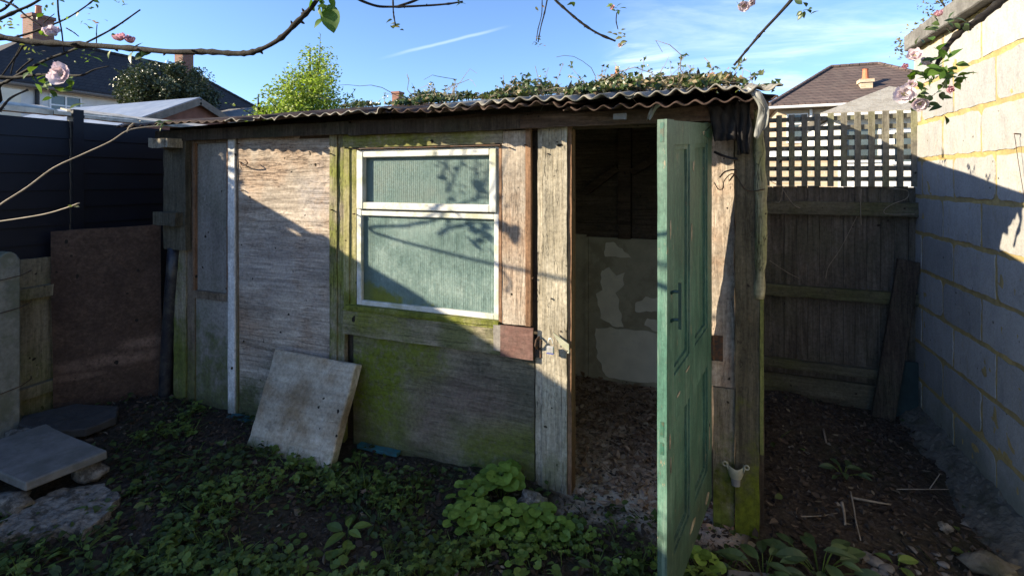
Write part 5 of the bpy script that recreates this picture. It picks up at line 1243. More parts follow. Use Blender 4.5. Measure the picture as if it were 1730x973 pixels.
for i in range(150):
    x = rr.uniform(-2.7, 0.3); y = rr.uniform(2.3, 4.1); h = ivy_height(x, y)
    if h < 0.02: continue
    p = Vector((x, y, roof_z(x, y) + 0.01)); pts = [p]; d = Vector((rr.gauss(0, 1), rr.gauss(0, 0.7), 0.15))
    for j in range(7):
        d = (d + Vector((rr.gauss(0, .5), rr.gauss(0, .5), rr.gauss(0, .35) - (pts[-1].z - p.z) * 2))).normalized(); pts.append(pts[-1] + d * 0.075)
    sm_.tube(pts, [0.0035 - 0.0003 * j for j in range(8)], 4)
for i in range(110):
    x = rr.uniform(-2.5, 0.15); y = rr.uniform(2.4, 4.1)
    if ivy_height(x, y) < 0.03: continue
    p = Vector((x, y, roof_z(x, y) + 0.05)); d = Vector((rr.gauss(0, .5), rr.gauss(0, .4), 1)).normalized(); L = rr.uniform(0.06, 0.17); e = p + d * L + Vector((rr.gauss(0, .03), 0, 0))
    sm_.tube([p, p.lerp(e, .5) + Vector((rr.gauss(0, .01), 0, 0)), e], 0.0018, 4)
    for k in range(rr.randrange(2, 8)):
        q = p.lerp(e, rr.uniform(0.3, 1.0)); (im if rr.random() < 0.75 else dm_).lobed(q + Vector((rr.gauss(0, .014), rr.gauss(0, .014), rr.gauss(0, .008))), (rr.gauss(0, 1), rr.gauss(0, 1), rr.gauss(0, 1)), (rr.gauss(0, .6), -0.8, .7), rr.uniform(0.010, 0.024), IVY, rv=rr.random())
# upright whips standing out of the growth
for (px, py, qx, qy, yy, lv) in ((735, 170, 722, 160, 3.6, 4), (985, 140, 960, 127, 3.4, 6), (1010, 142, 1030, 130, 3.2, 5), (1068, 150, 1088, 98, 3.2, 7), (1146, 125, 1160, 90, 3.0, 7), (1205, 118, 1190, 98, 2.8, 3), (1240, 120, 1262, 100, 2.9, 8), (1262, 140, 1292, 122, 2.6, 8), (1232, 140, 1258, 150, 2.5, 6), (912, 158, 884, 132, 3.2, 0), (1018, 140, 1010, 126, 2.9, 0), (1278, 150, 1318, 142, 2.45, 9), (650, 180, 655, 160, 3.9, 6), (700, 172, 720, 155, 3.8, 7), (860, 160, 845, 148, 3.4, 6)):
    a, b = on_y(px, py, yy), on_y(qx, qy, yy + 0.1); a.z = min(a.z, roof_z(a.x, a.y) + 0.05)
    m_ = a.lerp(b, 0.5) + Vector((rr.uniform(-.03, .03), 0, 0.01)); P = smooth_path([a, m_, b], 6); sm_.tube(P, 0.0022, 4)
    for k in range(lv):
        q = P[rr.randrange(4, len(P))]; im.lobed(q + Vector((rr.gauss(0, .012), rr.gauss(0, .012), rr.gauss(0, .012))), (rr.gauss(0, 1), 0, rr.gauss(0, 1)), (rr.gauss(0, .5), -1, .6), rr.uniform(0.012, 0.022), IVY, rv=rr.random())
part('stems', M['dry_stick'], sm_, ivy); part('leaves', M['ivy'], im, ivy); part('dry_leaves', M['ivy_dead'], dm_, ivy)

# ------------------------------------------------------------------ ground cover
def free(x, y):
    """open soil: not inside the shed front, the slabs or the wall"""
    if x > XW - 0.05 or x < -4.0: return False
    if y > 2.40 and x < 0.24: return False
    if -3.6 < x < -2.88 and 1.33 < y < 1.72: return False
    if -2.55 < x < -1.86 and 2.19 < y < 2.42: return False
    return True
def visible(x, y, m=0.25):
    d = -SN * x + CS * y
    if d < 1.2: return False
    px = CX + F * (CS * x + SN * y) / d; py = HY + F * EYE / d
    return -60 < px < 1790 and py < 1040
rr = random.Random(33)
gm, lm_, tm_ = MB(), MB(), MB()
def density(x, y):
    """green weeds: thick in front of the shed, thin at the foot of the boards and right of the door"""
    px_n = max(0, min(1, mnoise.noise(Vector((x * 2.6, y * 2.6, 9))) * 2.0 + 0.36 + 0.4 * mnoise.noise(Vector((x * 8, y * 8, 4)))))
    if x > 0.1: return 0.10 * px_n
    d = 0.06 + 1.0 * px_n
    if y > 2.2 and x > -1.9: d *= 0.45
    if x < -2.6: d *= max(0.12, 1 - (-2.6 - x) * 1.2) if y > 1.35 else 0.9
    return d
n = 0
while n < 8000:
    x = rr.uniform(-4.0, 1.2); y = rr.uniform(0.9, 2.5) if rr.random() < 0.9 else rr.uniform(2.5, 4.0)
    n += 0.25
    if not free(x, y) or not visible(x, y) or rr.random() > density(x, y): continue
    n += 0.75; z = gh(x, y); t = rr.random()
    h = rr.uniform(0.004, 0.05)
    az = rr.uniform(0, 6.28); d = Vector((math.cos(az), math.sin(az), rr.uniform(-0.1, 0.5)))
    rv = min(1, max(0, rr.random() * 0.75 + 0.5 * mnoise.noise(Vector((x * 3, y * 3, 2)))))
    if t < 0.30: gm.lobed((x, y, z + h), d, (rr.gauss(0, .35), rr.gauss(-.2, .35), 1), rr.uniform(0.010, 0.030), IVY, 0.25, rv=rv)
    elif t < 0.85:
        L = rr.uniform(0.016, 0.055); gm.leaf((x, y, z + h), d, (rr.gauss(0, .4), rr.gauss(-.2, .4), 1), L, L * 0.6, rv=rv)
    else:
        L = rr.uniform(0.05, 0.10); gm.leaf((x, y, z), (d.x, d.y, rr.uniform(0.5, 1.6)), (rr.gauss(0, 1), rr.gauss(0, 1), 0.5), L, 0.005, (1, 0.9, 0.6, 0.0), 0.2, 0.5, rv=rv)
o = gm.build('ground_weeds', M['leaf_ground']); tag(o, 'low mat of small weeds and ivy covering the shaded soil', 'weeds', kind='stuff')
n = 0
while n < 9000:
    x = rr.uniform(-4.0, 1.24); y = rr.uniform(0.9, 4.0)
    n += 0.2
    if not free(x, y) or not visible(x, y): continue
    n += 0.8
    if x > 0.1 and rr.random() < 0.25 + 0.5 * mnoise.noise(Vector((x * 4, y * 4, 1))): continue
    L = rr.uniform(0.010, 0.042); az = rr.uniform(0, 6.28)
    lm_.leaf((x, y, gh(x, y) + rr.uniform(0.002, 0.016)), (math.cos(az), math.sin(az), rr.gauss(0, .25)), (rr.gauss(0, .5), rr.gauss(0, .5), 1), L, L * rr.uniform(0.25, 0.8), (0.1, 0.9, 0.8, 0.05), rr.uniform(-.8, .8), rr.uniform(-.4, .4), rv=rr.random() ** 1.6)
o = lm_.build('leaf_litter', M['leaf_dead']); tag(o, 'brown dead leaves and crumbs scattered on the dark soil', 'leaf litter', kind='stuff')
n = 0
while n < 2600:
    x = rr.uniform(-1.5, 0.15); y = rr.uniform(2.40, 3.88)
    if x < -0.62 and (y < 2.52 or x < -0.62 - (y - 2.5) * 0.7): continue
    n += 1
    L = rr.uniform(0.010, 0.050); az = rr.uniform(0, 6.28)
    tm_.leaf((x, y, gh(x, y) + rr.uniform(0.002, 0.018)), (math.cos(az), math.sin(az), rr.gauss(0, .2)), (rr.gauss(0, .5), rr.gauss(0, .5), 1), L, L * rr.uniform(0.35, 0.9), (0.2, 1.0, 0.8, 0.1), rr.uniform(-.7, .7), rr.uniform(-.4, .4), rv=rr.random() ** 1.4)
o = tm_.build('floor_litter', M['leaf_floor']); tag(o, 'dry brown leaves and flakes on the earth floor inside the doorway', 'leaf litter', kind='stuff')
# taller loose weeds: lobed ground ivy, seedlings, grass
gm2 = MB(); n = 0; rr = random.Random(91)
while n < 1500:
    x = rr.uniform(-3.6, 0.0); y = rr.uniform(1.0, 2.38); n += 0.15
    q = mnoise.noise(Vector((x * 3.1, y * 3.1, 21))) + 0.35 * mnoise.noise(Vector((x * 9, y * 9, 5)))
    lim = 0.30 if x < -2.5 else (0.02 if x > -1.9 else 0.12)
    if not free(x, y) or not visible(x, y) or q < lim or (y > 2.15 and x > -1.9): continue
    n += 1; z = gh(x, y); h = rr.uniform(0.02, 0.065); az = rr.uniform(0, 6.28); d = Vector((math.cos(az), math.sin(az), rr.uniform(0, .5))); t = rr.random(); p = Vector((x, y, z + h)); rv = rr.random()
    gm2.tube([(x - d.x * 0.012, y - d.y * 0.012, z), p], 0.0009, 4, rv=rv)
    nn = (rr.gauss(0, .35), rr.gauss(-.3, .35), 1); sz = rr.uniform(0.008, 0.024)
    if t < 0.40:
        for k in range(3): gm2.lobed(p + Vector((rr.gauss(0, .012), rr.gauss(0, .012), rr.gauss(0, .006))), (math.cos(az + k * 2.1), math.sin(az + k * 2.1), 0.1), nn, sz * 0.8, (1, .93, 1, .93, 1, .9, .55, .9, 1, .93, 1, .93), 0.2, rv=rv)
    elif t < 0.7:
        for k in range(4):
            a = az + k * 1.57; gm2.leaf(p, (math.cos(a), math.sin(a), 0.2), nn, sz * 1.5, sz * 0.8, rv=rv)
    elif t < 0.85: gm2.lobed(p, d, nn, sz * 1.2, (1.1, .5, .85, .42, .6, .35, .2, .35, .6, .42, .85, .5), 0.2, rv=rv)
    else:
        for k in range(5):
            a = az + rr.gauss(0, 1.2); L = rr.uniform(0.05, 0.12); gm2.leaf((x, y, z), (math.cos(a), math.sin(a), rr.uniform(.6, 2)), (rr.gauss(0, 1), rr.gauss(0, 1), .5), L, 0.0045, (1, .95, .7, .4, 0), .2, .55, rv=rv)
o = gm2.build('loose_weeds', M['leaf_mid']); tag(o, 'taller loose weeds, seedlings and grass blades scattered in patches', 'weeds', kind='stuff')
# crumbs of soil and gravel
cm_ = MB()
ICO = [(0, 0, 1), (0.9, 0, 0.2), (-0.3, 0.85, 0.2), (-0.5, -0.75, 0.2), (0.2, 0.1, -0.8)]; ICF = [(0, 1, 2), (0, 2, 3), (0, 3, 1), (4, 2, 1), (4, 3, 2), (4, 1, 3)]
for i in range(9000):
    x = rr.uniform(-4.0, 1.24); y = rr.uniform(0.9, 4.0)
    if (not free(x, y) and not (-0.62 < x < 0.1 and y < 3.8)) or not visible(x, y): continue
    s = rr.uniform(0.003, 0.014) * (1.5 if x > 0.2 else 1); a = rr.uniform(0, 6.28); ca, sa = math.cos(a) * s, math.sin(a) * s
    cm_.add([(x + ca * p[0] - sa * p[1], y + sa * p[0] + ca * p[1], gh(x, y) + p[2] * s * 0.8) for p in ICO], ICF)
mcl, g, p = new_mat('soil_crumb'); a_ = g.add('ShaderNodeAttribute', attribute_name='rv').outputs['Fac']
g.put(p.inputs['Base Color'], g.ramp(a_, [(0, (0.018, 0.013, 0.010)), (0.75, (0.05, 0.038, 0.028)), (0.97, (0.075, 0.062, 0.048)), (1, (0.20, 0.18, 0.15))])); p.inputs['Roughness'].default_value = 0.95
o = cm_.build('soil_crumbs', mcl); tag(o, 'loose crumbs of soil and grit over the ground', 'soil crumbs', kind='stuff')

def plant(name, label, px, py, kind, n, size, h, mat, spread, seed, cat='plant', group=None, tilt=0.35):
    rr = random.Random(seed); t = EYE * F / (py - HY); b = at(px, py, t); b.z = gh(b.x, b.y) - 0.004
    root = empty(name, b, label, cat, group); sm, lm = MB(), MB()
    for i in range(n):
        a = 2.4 * i + rr.uniform(-.4, .4); r_ = spread * math.sqrt((i + 0.5) / n) * rr.uniform(0.7, 1.1)
        hh = h * (1.05 - 0.6 * (r_ / max(spread, 1e-3)) ** 2) * rr.uniform(0.75, 1.1)
        tip = b + Vector((math.cos(a) * r_, math.sin(a) * r_, hh)); out = Vector((math.cos(a), math.sin(a), 0.0))
        s0 = b + Vector((math.cos(a) * r_ * 0.25, math.sin(a) * r_ * 0.25, 0))
        sm.tube([s0, s0.lerp(tip, 0.6) + Vector((0, 0, hh * 0.14)), tip], [0.0022, 0.0018, 0.0014], 5)
        nn = Vector((out.x * tilt + rr.gauss(0, .15), out.y * tilt - 0.25 + rr.gauss(0, .15), 1)); s = size * rr.uniform(0.6, 1.12)
        if kind == 'round':
            K = 16; lob = [(0.62 if j == K // 2 else 1.0) * (0.94 + 0.07 * (j % 2)) for j in range(K)]
            lm.lobed(tip, out, nn, s / 2, lob, 0.22, rv=rr.random())
        elif kind == 'pointed': lm.leaf(tip - out * s * 0.1, out + Vector((0, 0, 0.15)), nn, s, s * 0.46, (0.1, 0.75, 1.0, 0.92, 0.6, 0.0), 0.28, 0.22, rv=rr.random())
        elif kind == 'maple': lm.lobed(tip, out, nn, s / 2, (1.1, 0.5, 0.85, 0.42, 0.6, 0.35, 0.2, 0.35, 0.6, 0.42, 0.85, 0.5), 0.2, rv=rr.random())
        elif kind == 'fern':
            for q in range(9):
                f_ = q / 9; c = s0.lerp(tip, 0.25 + 0.75 * f_); sd = out.cross(Vector((0, 0, 1)))
                for sg in (-1, 1): lm.leaf(c, out * 0.5 + sd * sg, nn, size * 0.28 * (1 - f_ * 0.6), size * 0.08, (0.3, 1, 0.6, 0), rv=rr.random())
    part('stem', M['leaf_mid'], sm, root); part('foliage', mat, lm, root); return root
plant('leafy_weed', 'tall clump of round scalloped leaves against the shed board by the door post', 846, 832, 'round', 22, 0.085, 0.13, M['leaf_bright'], 0.115, 1, group='round leaved weeds before the doorway')
plant('leafy_weed', 'spreading clump of round bright leaves lowest and leftmost by the doorway', 790, 890, 'round', 26, 0.062, 0.085, M['leaf_bright'], 0.13, 2, group='round leaved weeds before the doorway')
plant('leafy_weed', 'clump of round bright leaves right in front of the mossy buff stone', 905, 882, 'round', 22, 0.062, 0.085, M['leaf_bright'], 0.12, 3, group='round leaved weeds before the doorway')
plant('leafy_weed', 'dense round leaved clump between the tall clump and the lowest clump', 850, 893, 'round', 24, 0.06, 0.09, M['leaf_bright'], 0.13, 4, group='round leaved weeds before the doorway')
plant('leafy_weed', 'round leaved clump filling the gap below the buff stone and door post', 935, 905, 'round', 18, 0.052, 0.075, M['leaf_bright'], 0.11, 31, group='round leaved weeds before the doorway')
plant('leafy_weed', 'loose round leaved clump left of the tall clump against the shed board', 795, 850, 'round', 14, 0.052, 0.085, M['leaf_bright'], 0.09, 32, group='round leaved weeds before the doorway')
plant('leafy_weed', 'front row clump of smaller bright leaves lowest below the buff stone', 870, 925, 'round', 18, 0.045, 0.06, M['leaf_bright'], 0.12, 33, group='round leaved weeds before the doorway')
plant('leafy_weed', 'low clump of smaller leaves on the pale threshold soil', 965, 895, 'round', 16, 0.04, 0.05, M['leaf_mid'], 0.10, 5, group='round leaved weeds before the doorway')
plant('leafy_weed', 'sparse leafy seedlings just left of the green door foot', 1045, 895, 'maple', 14, 0.035, 0.04, M['leaf_mid'], 0.13, 6)
plant('leafy_weed', 'yellow green round leaves beside the foot of the open green door', 1186, 968, 'round', 9, 0.065, 0.075, M['leaf_bright'], 0.07, 7)
plant('leafy_weed', 'single broad crumpled green leaf cluster in the middle of the weeds', 588, 905, 'pointed', 7, 0.10, 0.05, M['leaf_mid'], 0.05, 8)
plant('leafy_weed', 'three lobed green leaves near the corner of the leaning slab', 592, 818, 'maple', 5, 0.06, 0.05, M['leaf_mid'], 0.05, 9)
plant('leafy_weed', 'reddish lobed leaves on bare soil right of the leaning slab', 625, 842, 'maple', 5, 0.05, 0.04, M['leaf_floor'], 0.06, 10)
plant('leafy_weed', 'upright pale green pointed leaves below the turquoise strip', 608, 785, 'pointed', 6, 0.05, 0.08, M['leaf_mid'], 0.04, 11)
plant('leafy_weed', 'pointed leaf weed in the middle of the bare soil strip', 700, 845, 'pointed', 8, 0.05, 0.06, M['leaf_mid'], 0.07, 12)
plant('leafy_weed', 'small yellow green weed on soil halfway to the shed left corner', 370, 825, 'maple', 7, 0.045, 0.03, M['leaf_mid'], 0.07, 13)
plant('leafy_weed', 'yellowish leaf seedling in front of the broken concrete piece', 225, 830, 'round', 4, 0.045, 0.03, M['leaf_mid'], 0.04, 14)
plant('fern_clump', 'feathery green moss and ferny growth at the foot of the leaning slab', 468, 762, 'fern', 22, 0.12, 0.07, M['leaf_mid'], 0.13, 15)
plant('fern_clump', 'ferny growth running along the bottom edge of the leaning slab', 535, 792, 'fern', 16, 0.10, 0.045, M['leaf_mid'], 0.12, 16)
plant('dock_plant', 'clump of broad pointed dark green leaves right of the shed post foot', 1385, 968, 'pointed', 18, 0.11, 0.09, M['leaf_dock'], 0.14, 17)
plant('dock_plant', 'second dark broad leaved clump between shed post and bigger clump', 1290, 975, 'pointed', 14, 0.10, 0.07, M['leaf_dock'], 0.12, 18)
plant('dock_plant', 'small dark leafy plant on the soil halfway to the back fence', 1425, 800, 'pointed', 9, 0.07, 0.04, M['leaf_dock'], 0.09, 19)
plant('dock_plant', 'limp yellowing leaf plant among the pebbles by the wall', 1515, 958, 'pointed', 4, 0.09, 0.03, M['leaf_mid'], 0.04, 20)
TUFTS = ['round leaved weed tuft halfway between the concrete lump and leaning slab', 'pointed leaf tuft just in front of the broken concrete lump', 'lobed leaf tuft below the lower corner of the leaning slab, on its left', 'round leaved tuft near the frame bottom below the leaning slab', 'lobed leaf tuft left of the lowest bright round leaved clump', 'pointed leaf tuft at the very bottom left corner', 'round leaved tuft at the bottom edge below the concrete lump', 'larger pointed leaf tuft at the bottom edge, below the plywood panel', 'round leaved tuft at the bottom edge below the crumpled green leaf cluster', 'round leaved tuft at the bottom edge left of the bright clumps', 'round leaved tuft at the bottom edge below the bright clumps', 'small pointed leaf tuft at the bottom edge beside the green door', 'sparse lobed tuft on soil near the foot of the white batten', 'lobed leaf tuft on soil left of the leaning slab foot']
k = 0
for (px, py, kd, nn_, sz) in ((300, 905, 'round', 12, 0.04), (140, 925, 'pointed', 14, 0.05), (420, 860, 'maple', 10, 0.045), (480, 930, 'round', 14, 0.045), (680, 920, 'maple', 12, 0.05), (60, 955, 'pointed', 14, 0.05), (240, 955, 'round', 12, 0.045), (380, 960, 'pointed', 12, 0.055), (560, 965, 'round', 14, 0.05), (740, 955, 'round', 14, 0.05), (900, 960, 'round', 14, 0.045), (1010, 950, 'pointed', 10, 0.04), (330, 775, 'maple', 8, 0.03), (460, 830, 'maple', 10, 0.04)):
    plant('low_weed', TUFTS[k], px, py, kd, nn_, sz, 0.035, M['leaf_mid'], 0.12, 50 + k, group='weed tufts in front of the shed'); k += 1
def stick(label, pts, r, mat='dry_stick'):
    P = []
    for px, py, z in pts:
        t = (EYE - z) * F / (py - HY); P.append(at(px, py, t))
    for q in P: q.z = max(q.z, gh(q.x, q.y) + r * 0.7)
    P = smooth_path(P, 4); o = MB().tube(P, [r * (1 - 0.4 * i / len(P)) for i in range(len(P))], 7).build('stick', M[mat], loc=P[0], smooth=True); tag(o, label, 'stick')
stick('pale split stick lying level towards the block wall', [(1438, 840, 0.02), (1470, 846, 0.03), (1505, 852, 0.02)], 0.006)
stick('short thick pale stick standing up beside the split stick', [(1422, 848, 0.05), (1426, 866, 0.03), (1428, 888, 0.01)], 0.007)
stick('bent thin stick dropping from the split stick towards the dark leaves', [(1437, 830, 0.05), (1443, 860, 0.03), (1446, 880, 0.02), (1454, 912, 0.01)], 0.004)
stick('thin straight twig lying on soil left of the pale sticks', [(1345, 872, 0.012), (1385, 871, 0.015), (1415, 866, 0.012)], 0.003)
stick('dark stick pointing at the pebbles near the wall', [(1522, 912, 0.03), (1545, 935, 0.02), (1568, 958, 0.012)], 0.005, 'bark')
stick('short pale twig on soil near the middle of the passage', [(1391, 732, 0.02), (1396, 752, 0.01)], 0.006)
stick('long thin dry stem lying across soil towards the block wall', [(1515, 826, 0.02), (1560, 826, 0.025), (1603, 826, 0.02)], 0.003)
stick('thin dry stem leaning up from the long stem near the wall', [(1570, 826, 0.02), (1588, 800, 0.09)], 0.0025)
stick('bent dark stem arching out of the soil left of the weeds', [(270, 708, 0.06), (262, 735, 0.05), (253, 770, 0.03), (250, 790, 0.0)], 0.0035, 'bark')
rr = random.Random(5)
for i in range(16):
    px, py = rr.uniform(1455, 1600), rr.uniform(925, 972)
    if i < 2: px, py = ((1498, 962), (1478, 952))[i]
    s = rr.uniform(0.012, 0.022) * (1.35 if i < 2 else 1); t = EYE * F / (py - HY); p = at(px, py, t)
    mb = MB().blob((0, 0, 0), (s * 1.2, s, s * 0.5), 10, 6, 0.12, i); o = mb.build('pebble', M['stone'], smooth=True); o.location = (p.x, p.y, gh(p.x, p.y) + s * 0.3)
    tag(o, ('largest pale oval pebble beside the dark broad leaves', 'second largest pebble just left of the largest pale one')[i] if i < 2 else 'small grey pebble lying in the soil near the foot of the block wall', 'pebble', 'pebbles by the block wall')
slab_poly('stone_slab', 'edge of a grey slab showing under the dark broad leaves', [tuple(at(x_, y_, 1.52 * F / (y_ - HY))) for x_, y_ in ((1228, 955), (1300, 962), (1330, 985), (1330, 1040), (1225, 1040))], 0.02, 0.04, M['slab_grey'])

# ------------------------------------------------------------------ apple tree overhead
crotch = Vector((0.15, -0.95, 2.35))
apple = empty('apple_tree', (0.25, -1.15, 0), 'apple tree whose bare branches and pink white blossom hang across the top', 'tree')
tb = MB(); tb.tube(smooth_path([Vector((0.25, -1.15, -0.1)), Vector((0.22, -1.12, 0.8)), Vector((0.12, -1.02, 1.6)), crotch]), [0.11 - 0.0035 * i for i in range(16)], 12)
part('trunk', M['bark'], tb, apple, smooth=True)
rr = random.Random(77)
def branch(pts, r0, r1, mat='bark', limb=None, knots=True, name='branch'):
    """pts: (px, py, depth); limb: path of world points joining it to the crotch"""
    P = [at(a, b, c) for a, b, c in pts]
    if limb is not None: P = limb + P
    P = smooth_path(P, 6); n = len(P); R_ = []
    for i, p in enumerate(P):
        r_ = lerp(r0, r1, i / (n - 1)) * (1 + (0.18 * mnoise.noise(p * 31) if knots else 0))
        if limb is not None and i < len(limb) * 6: r_ *= 1 + (0.9 if r0 > 0.006 else 0.0) * (1 - i / (len(limb) * 6))
        if knots and rr.random() < 0.12: r_ *= 1.35
        R_.append(r_)
    mb = MB(); mb.tube(P, R_, 8)
    if knots:
        for i in range(n // 5):
            k = rr.randrange(n // 3, n - 1); d = Vector((rr.gauss(0, 1), rr.gauss(0, 1), rr.gauss(0, 1))).normalized()
            mb.tube([P[k], P[k] + d * R_[k] * 1.6, P[k] + d * R_[k] * 2.1], [R_[k] * 0.6, R_[k] * 0.4, R_[k] * 0.15], 5)
    return part(name, M[mat], mb, apple, smooth=True)
L0 = [crotch, Vector((-0.7, -0.9, 2.35)), Vector((-1.5, -0.3, 2.15)), Vector((-1.95, 0.4, 2.02))]
branch([(-60, 55, 1.5), (0, 63, 1.5), (60, 72, 1.5), (150, 77, 1.48), (230, 83, 1.45), (290, 88, 1.42), (350, 88, 1.4), (400, 91, 1.38), (432, 87, 1.36), (470, 68, 1.33), (500, 40, 1.3), (530, 8, 1.28), (548, -25, 1.25), (575, -110, 1.2)], 0.0095, 0.005, limb=L0)
L1 = [crotch, Vector((-1.0, -1.1, 2.5)), Vector((-2.6, -0.2, 2.5))]
branch([(-60, 160, 2.5), (0, 143, 2.5), (26, 130, 2.45), (73, 104, 2.4), (120, 86, 2.35), (143, 74, 2.3), (192, 48, 2.3), (237, 17, 2.3)], 0.011, 0.003, limb=L1)
branch([(-40, 128, 2.4), (20, 132, 2.4), (52, 128, 2.38), (95, 126, 2.35), (135, 128, 2.3), (160, 118, 2.3), (185, 112, 2.3)], 0.009, 0.002)
branch([(-30, 42, 2.3), (0, 32, 2.3), (31, 18, 2.3), (52, 9, 2.3), (80, -8, 2.3)], 0.008, 0.005)
branch([(-30, -10, 2.4), (20, 8, 2.4), (45, 28, 2.4), (72, 46, 2.4)], 0.006, 0.003)
branch([(-20, 26, 2.4), (8, 15, 2.4), (28, -8, 2.4)], 0.007, 0.004)
branch([(24, 64, 2.4), (52, 56, 2.4), (78, 46, 2.4), (114, 31, 2.4), (153, 5, 2.4), (165, -10, 2.4)], 0.005, 0.0025)
branch([(97, -8, 2.35), (99, 26, 2.35), (104, 52, 2.35), (108, 88, 2.35)], 0.004, 0.0028)
branch([(40, 76, 2.4), (30, 92, 2.4), (18, 108, 2.4), (2, 130, 2.4)], 0.004, 0.003)
branch([(56, 100, 2.4), (40, 112, 2.4), (28, 124, 2.4)], 0.004, 0.003)
branch([(34, 80, 2.4), (25, 100, 2.4), (18, 126, 2.4)], 0.003, 0.003)
branch([(-20, 205, 2.2), (0, 186, 2.2), (18, 166, 2.25), (47, 152, 2.3)], 0.006, 0.004)
branch([(112, 48, 2.35), (124, 55, 2.35), (133, 62, 2.35)], 0.003, 0.002)
branch([(163, 76, 2.35), (163, 55, 2.35), (164, 42, 2.35)], 0.002, 0.0015)
branch([(73, 40, 2.35), (84, 30, 2.35), (92, 24, 2.35)], 0.002, 0.0015)
L2 = [crotch, Vector((-0.8, -1.0, 1.9)), Vector((-2.0, -0.3, 1.5))]
branch([(-260, 480, 1.5), (-120, 430, 1.6), (-30, 372, 1.7), (0, 346, 1.7), (45, 317, 1.72), (90, 284, 1.74), (137, 262, 1.76), (185, 240, 1.78), (215, 221, 1.8), (245, 215, 1.82), (272, 213, 1.84)], 0.0034, 0.0016, 'twig_pale', limb=L2, knots=False)
branch([(214, 224, 1.8), (218, 215, 1.8), (226, 208, 1.8)], 0.002, 0.0015, 'twig_pale', knots=False)
branch([(-260, 400, 1.6), (-120, 380, 1.66), (-30, 377, 1.7), (0, 374, 1.7), (70, 363, 1.7), (110, 352, 1.7), (134, 343, 1.7)], 0.003, 0.002, 'twig_pale', limb=L2[1:], knots=False)
L3 = [crotch, Vector((-0.35, -0.3, 2.5)), Vector((-0.5, 0.4, 2.35))]
branch([(560, -60, 1.25), (590, -12, 1.28), (630, 9, 1.3), (665, 12, 1.3), (720, 10, 1.3), (758, 7, 1.3), (782, 3, 1.3)], 0.005, 0.002, limb=L3)
branch([(672, 11, 1.3), (700, 2, 1.3), (730, -14, 1.3)], 0.003, 0.004)
branch([(664, -20, 1.3), (664, 5, 1.3), (665, 25, 1.3), (668, 42, 1.3)], 0.0022, 0.0016)
L4 = [crotch, Vector((0.0, -0.2, 2.5)), Vector((-0.05, 0.6, 2.4))]
branch([(915, -50, 1.3), (932, -8, 1.3), (955, 16, 1.3), (985, 41, 1.3), (1010, 57, 1.3), (1040, 70, 1.3)], 0.0042, 0.0024, limb=L4)
branch([(926, -8, 1.35), (920, 22, 1.35), (914, 45, 1.35), (909, 72, 1.35)], 0.002, 0.0015)
branch([(916, -2, 1.38), (915, 25, 1.38), (909, 50, 1.38), (906, 70, 1.38)], 0.0014, 0.0012)
branch([(1042, 22, 1.3), (1041, 36, 1.3), (1044, 50, 1.3)], 0.0014, 0.0012)
L5 = [crotch, Vector((0.5, -0.3, 2.6)), Vector((0.65, 0.5, 2.5))]
branch([(1385, -70, 1.35), (1345, -10, 1.4), (1318, 22, 1.42), (1290, 52, 1.45), (1266, 80, 1.48), (1240, 111, 1.5)], 0.0065, 0.003, limb=L5)
L6 = [crotch, Vector((0.8, -0.5, 2.5)), Vector((0.95, 0.3, 2.3))]
branch([(1760, -55, 1.25), (1715, -15, 1.25), (1690, 4, 1.25), (1650, 36, 1.22), (1622, 55, 1.2), (1602, 76, 1.2), (1588, 98, 1.18), (1578, 122, 1.17)], 0.013, 0.004, limb=L6)
branch([(1640, 44, 1.22), (1622, 45, 1.2), (1606, 50, 1.2)], 0.009, 0.004)
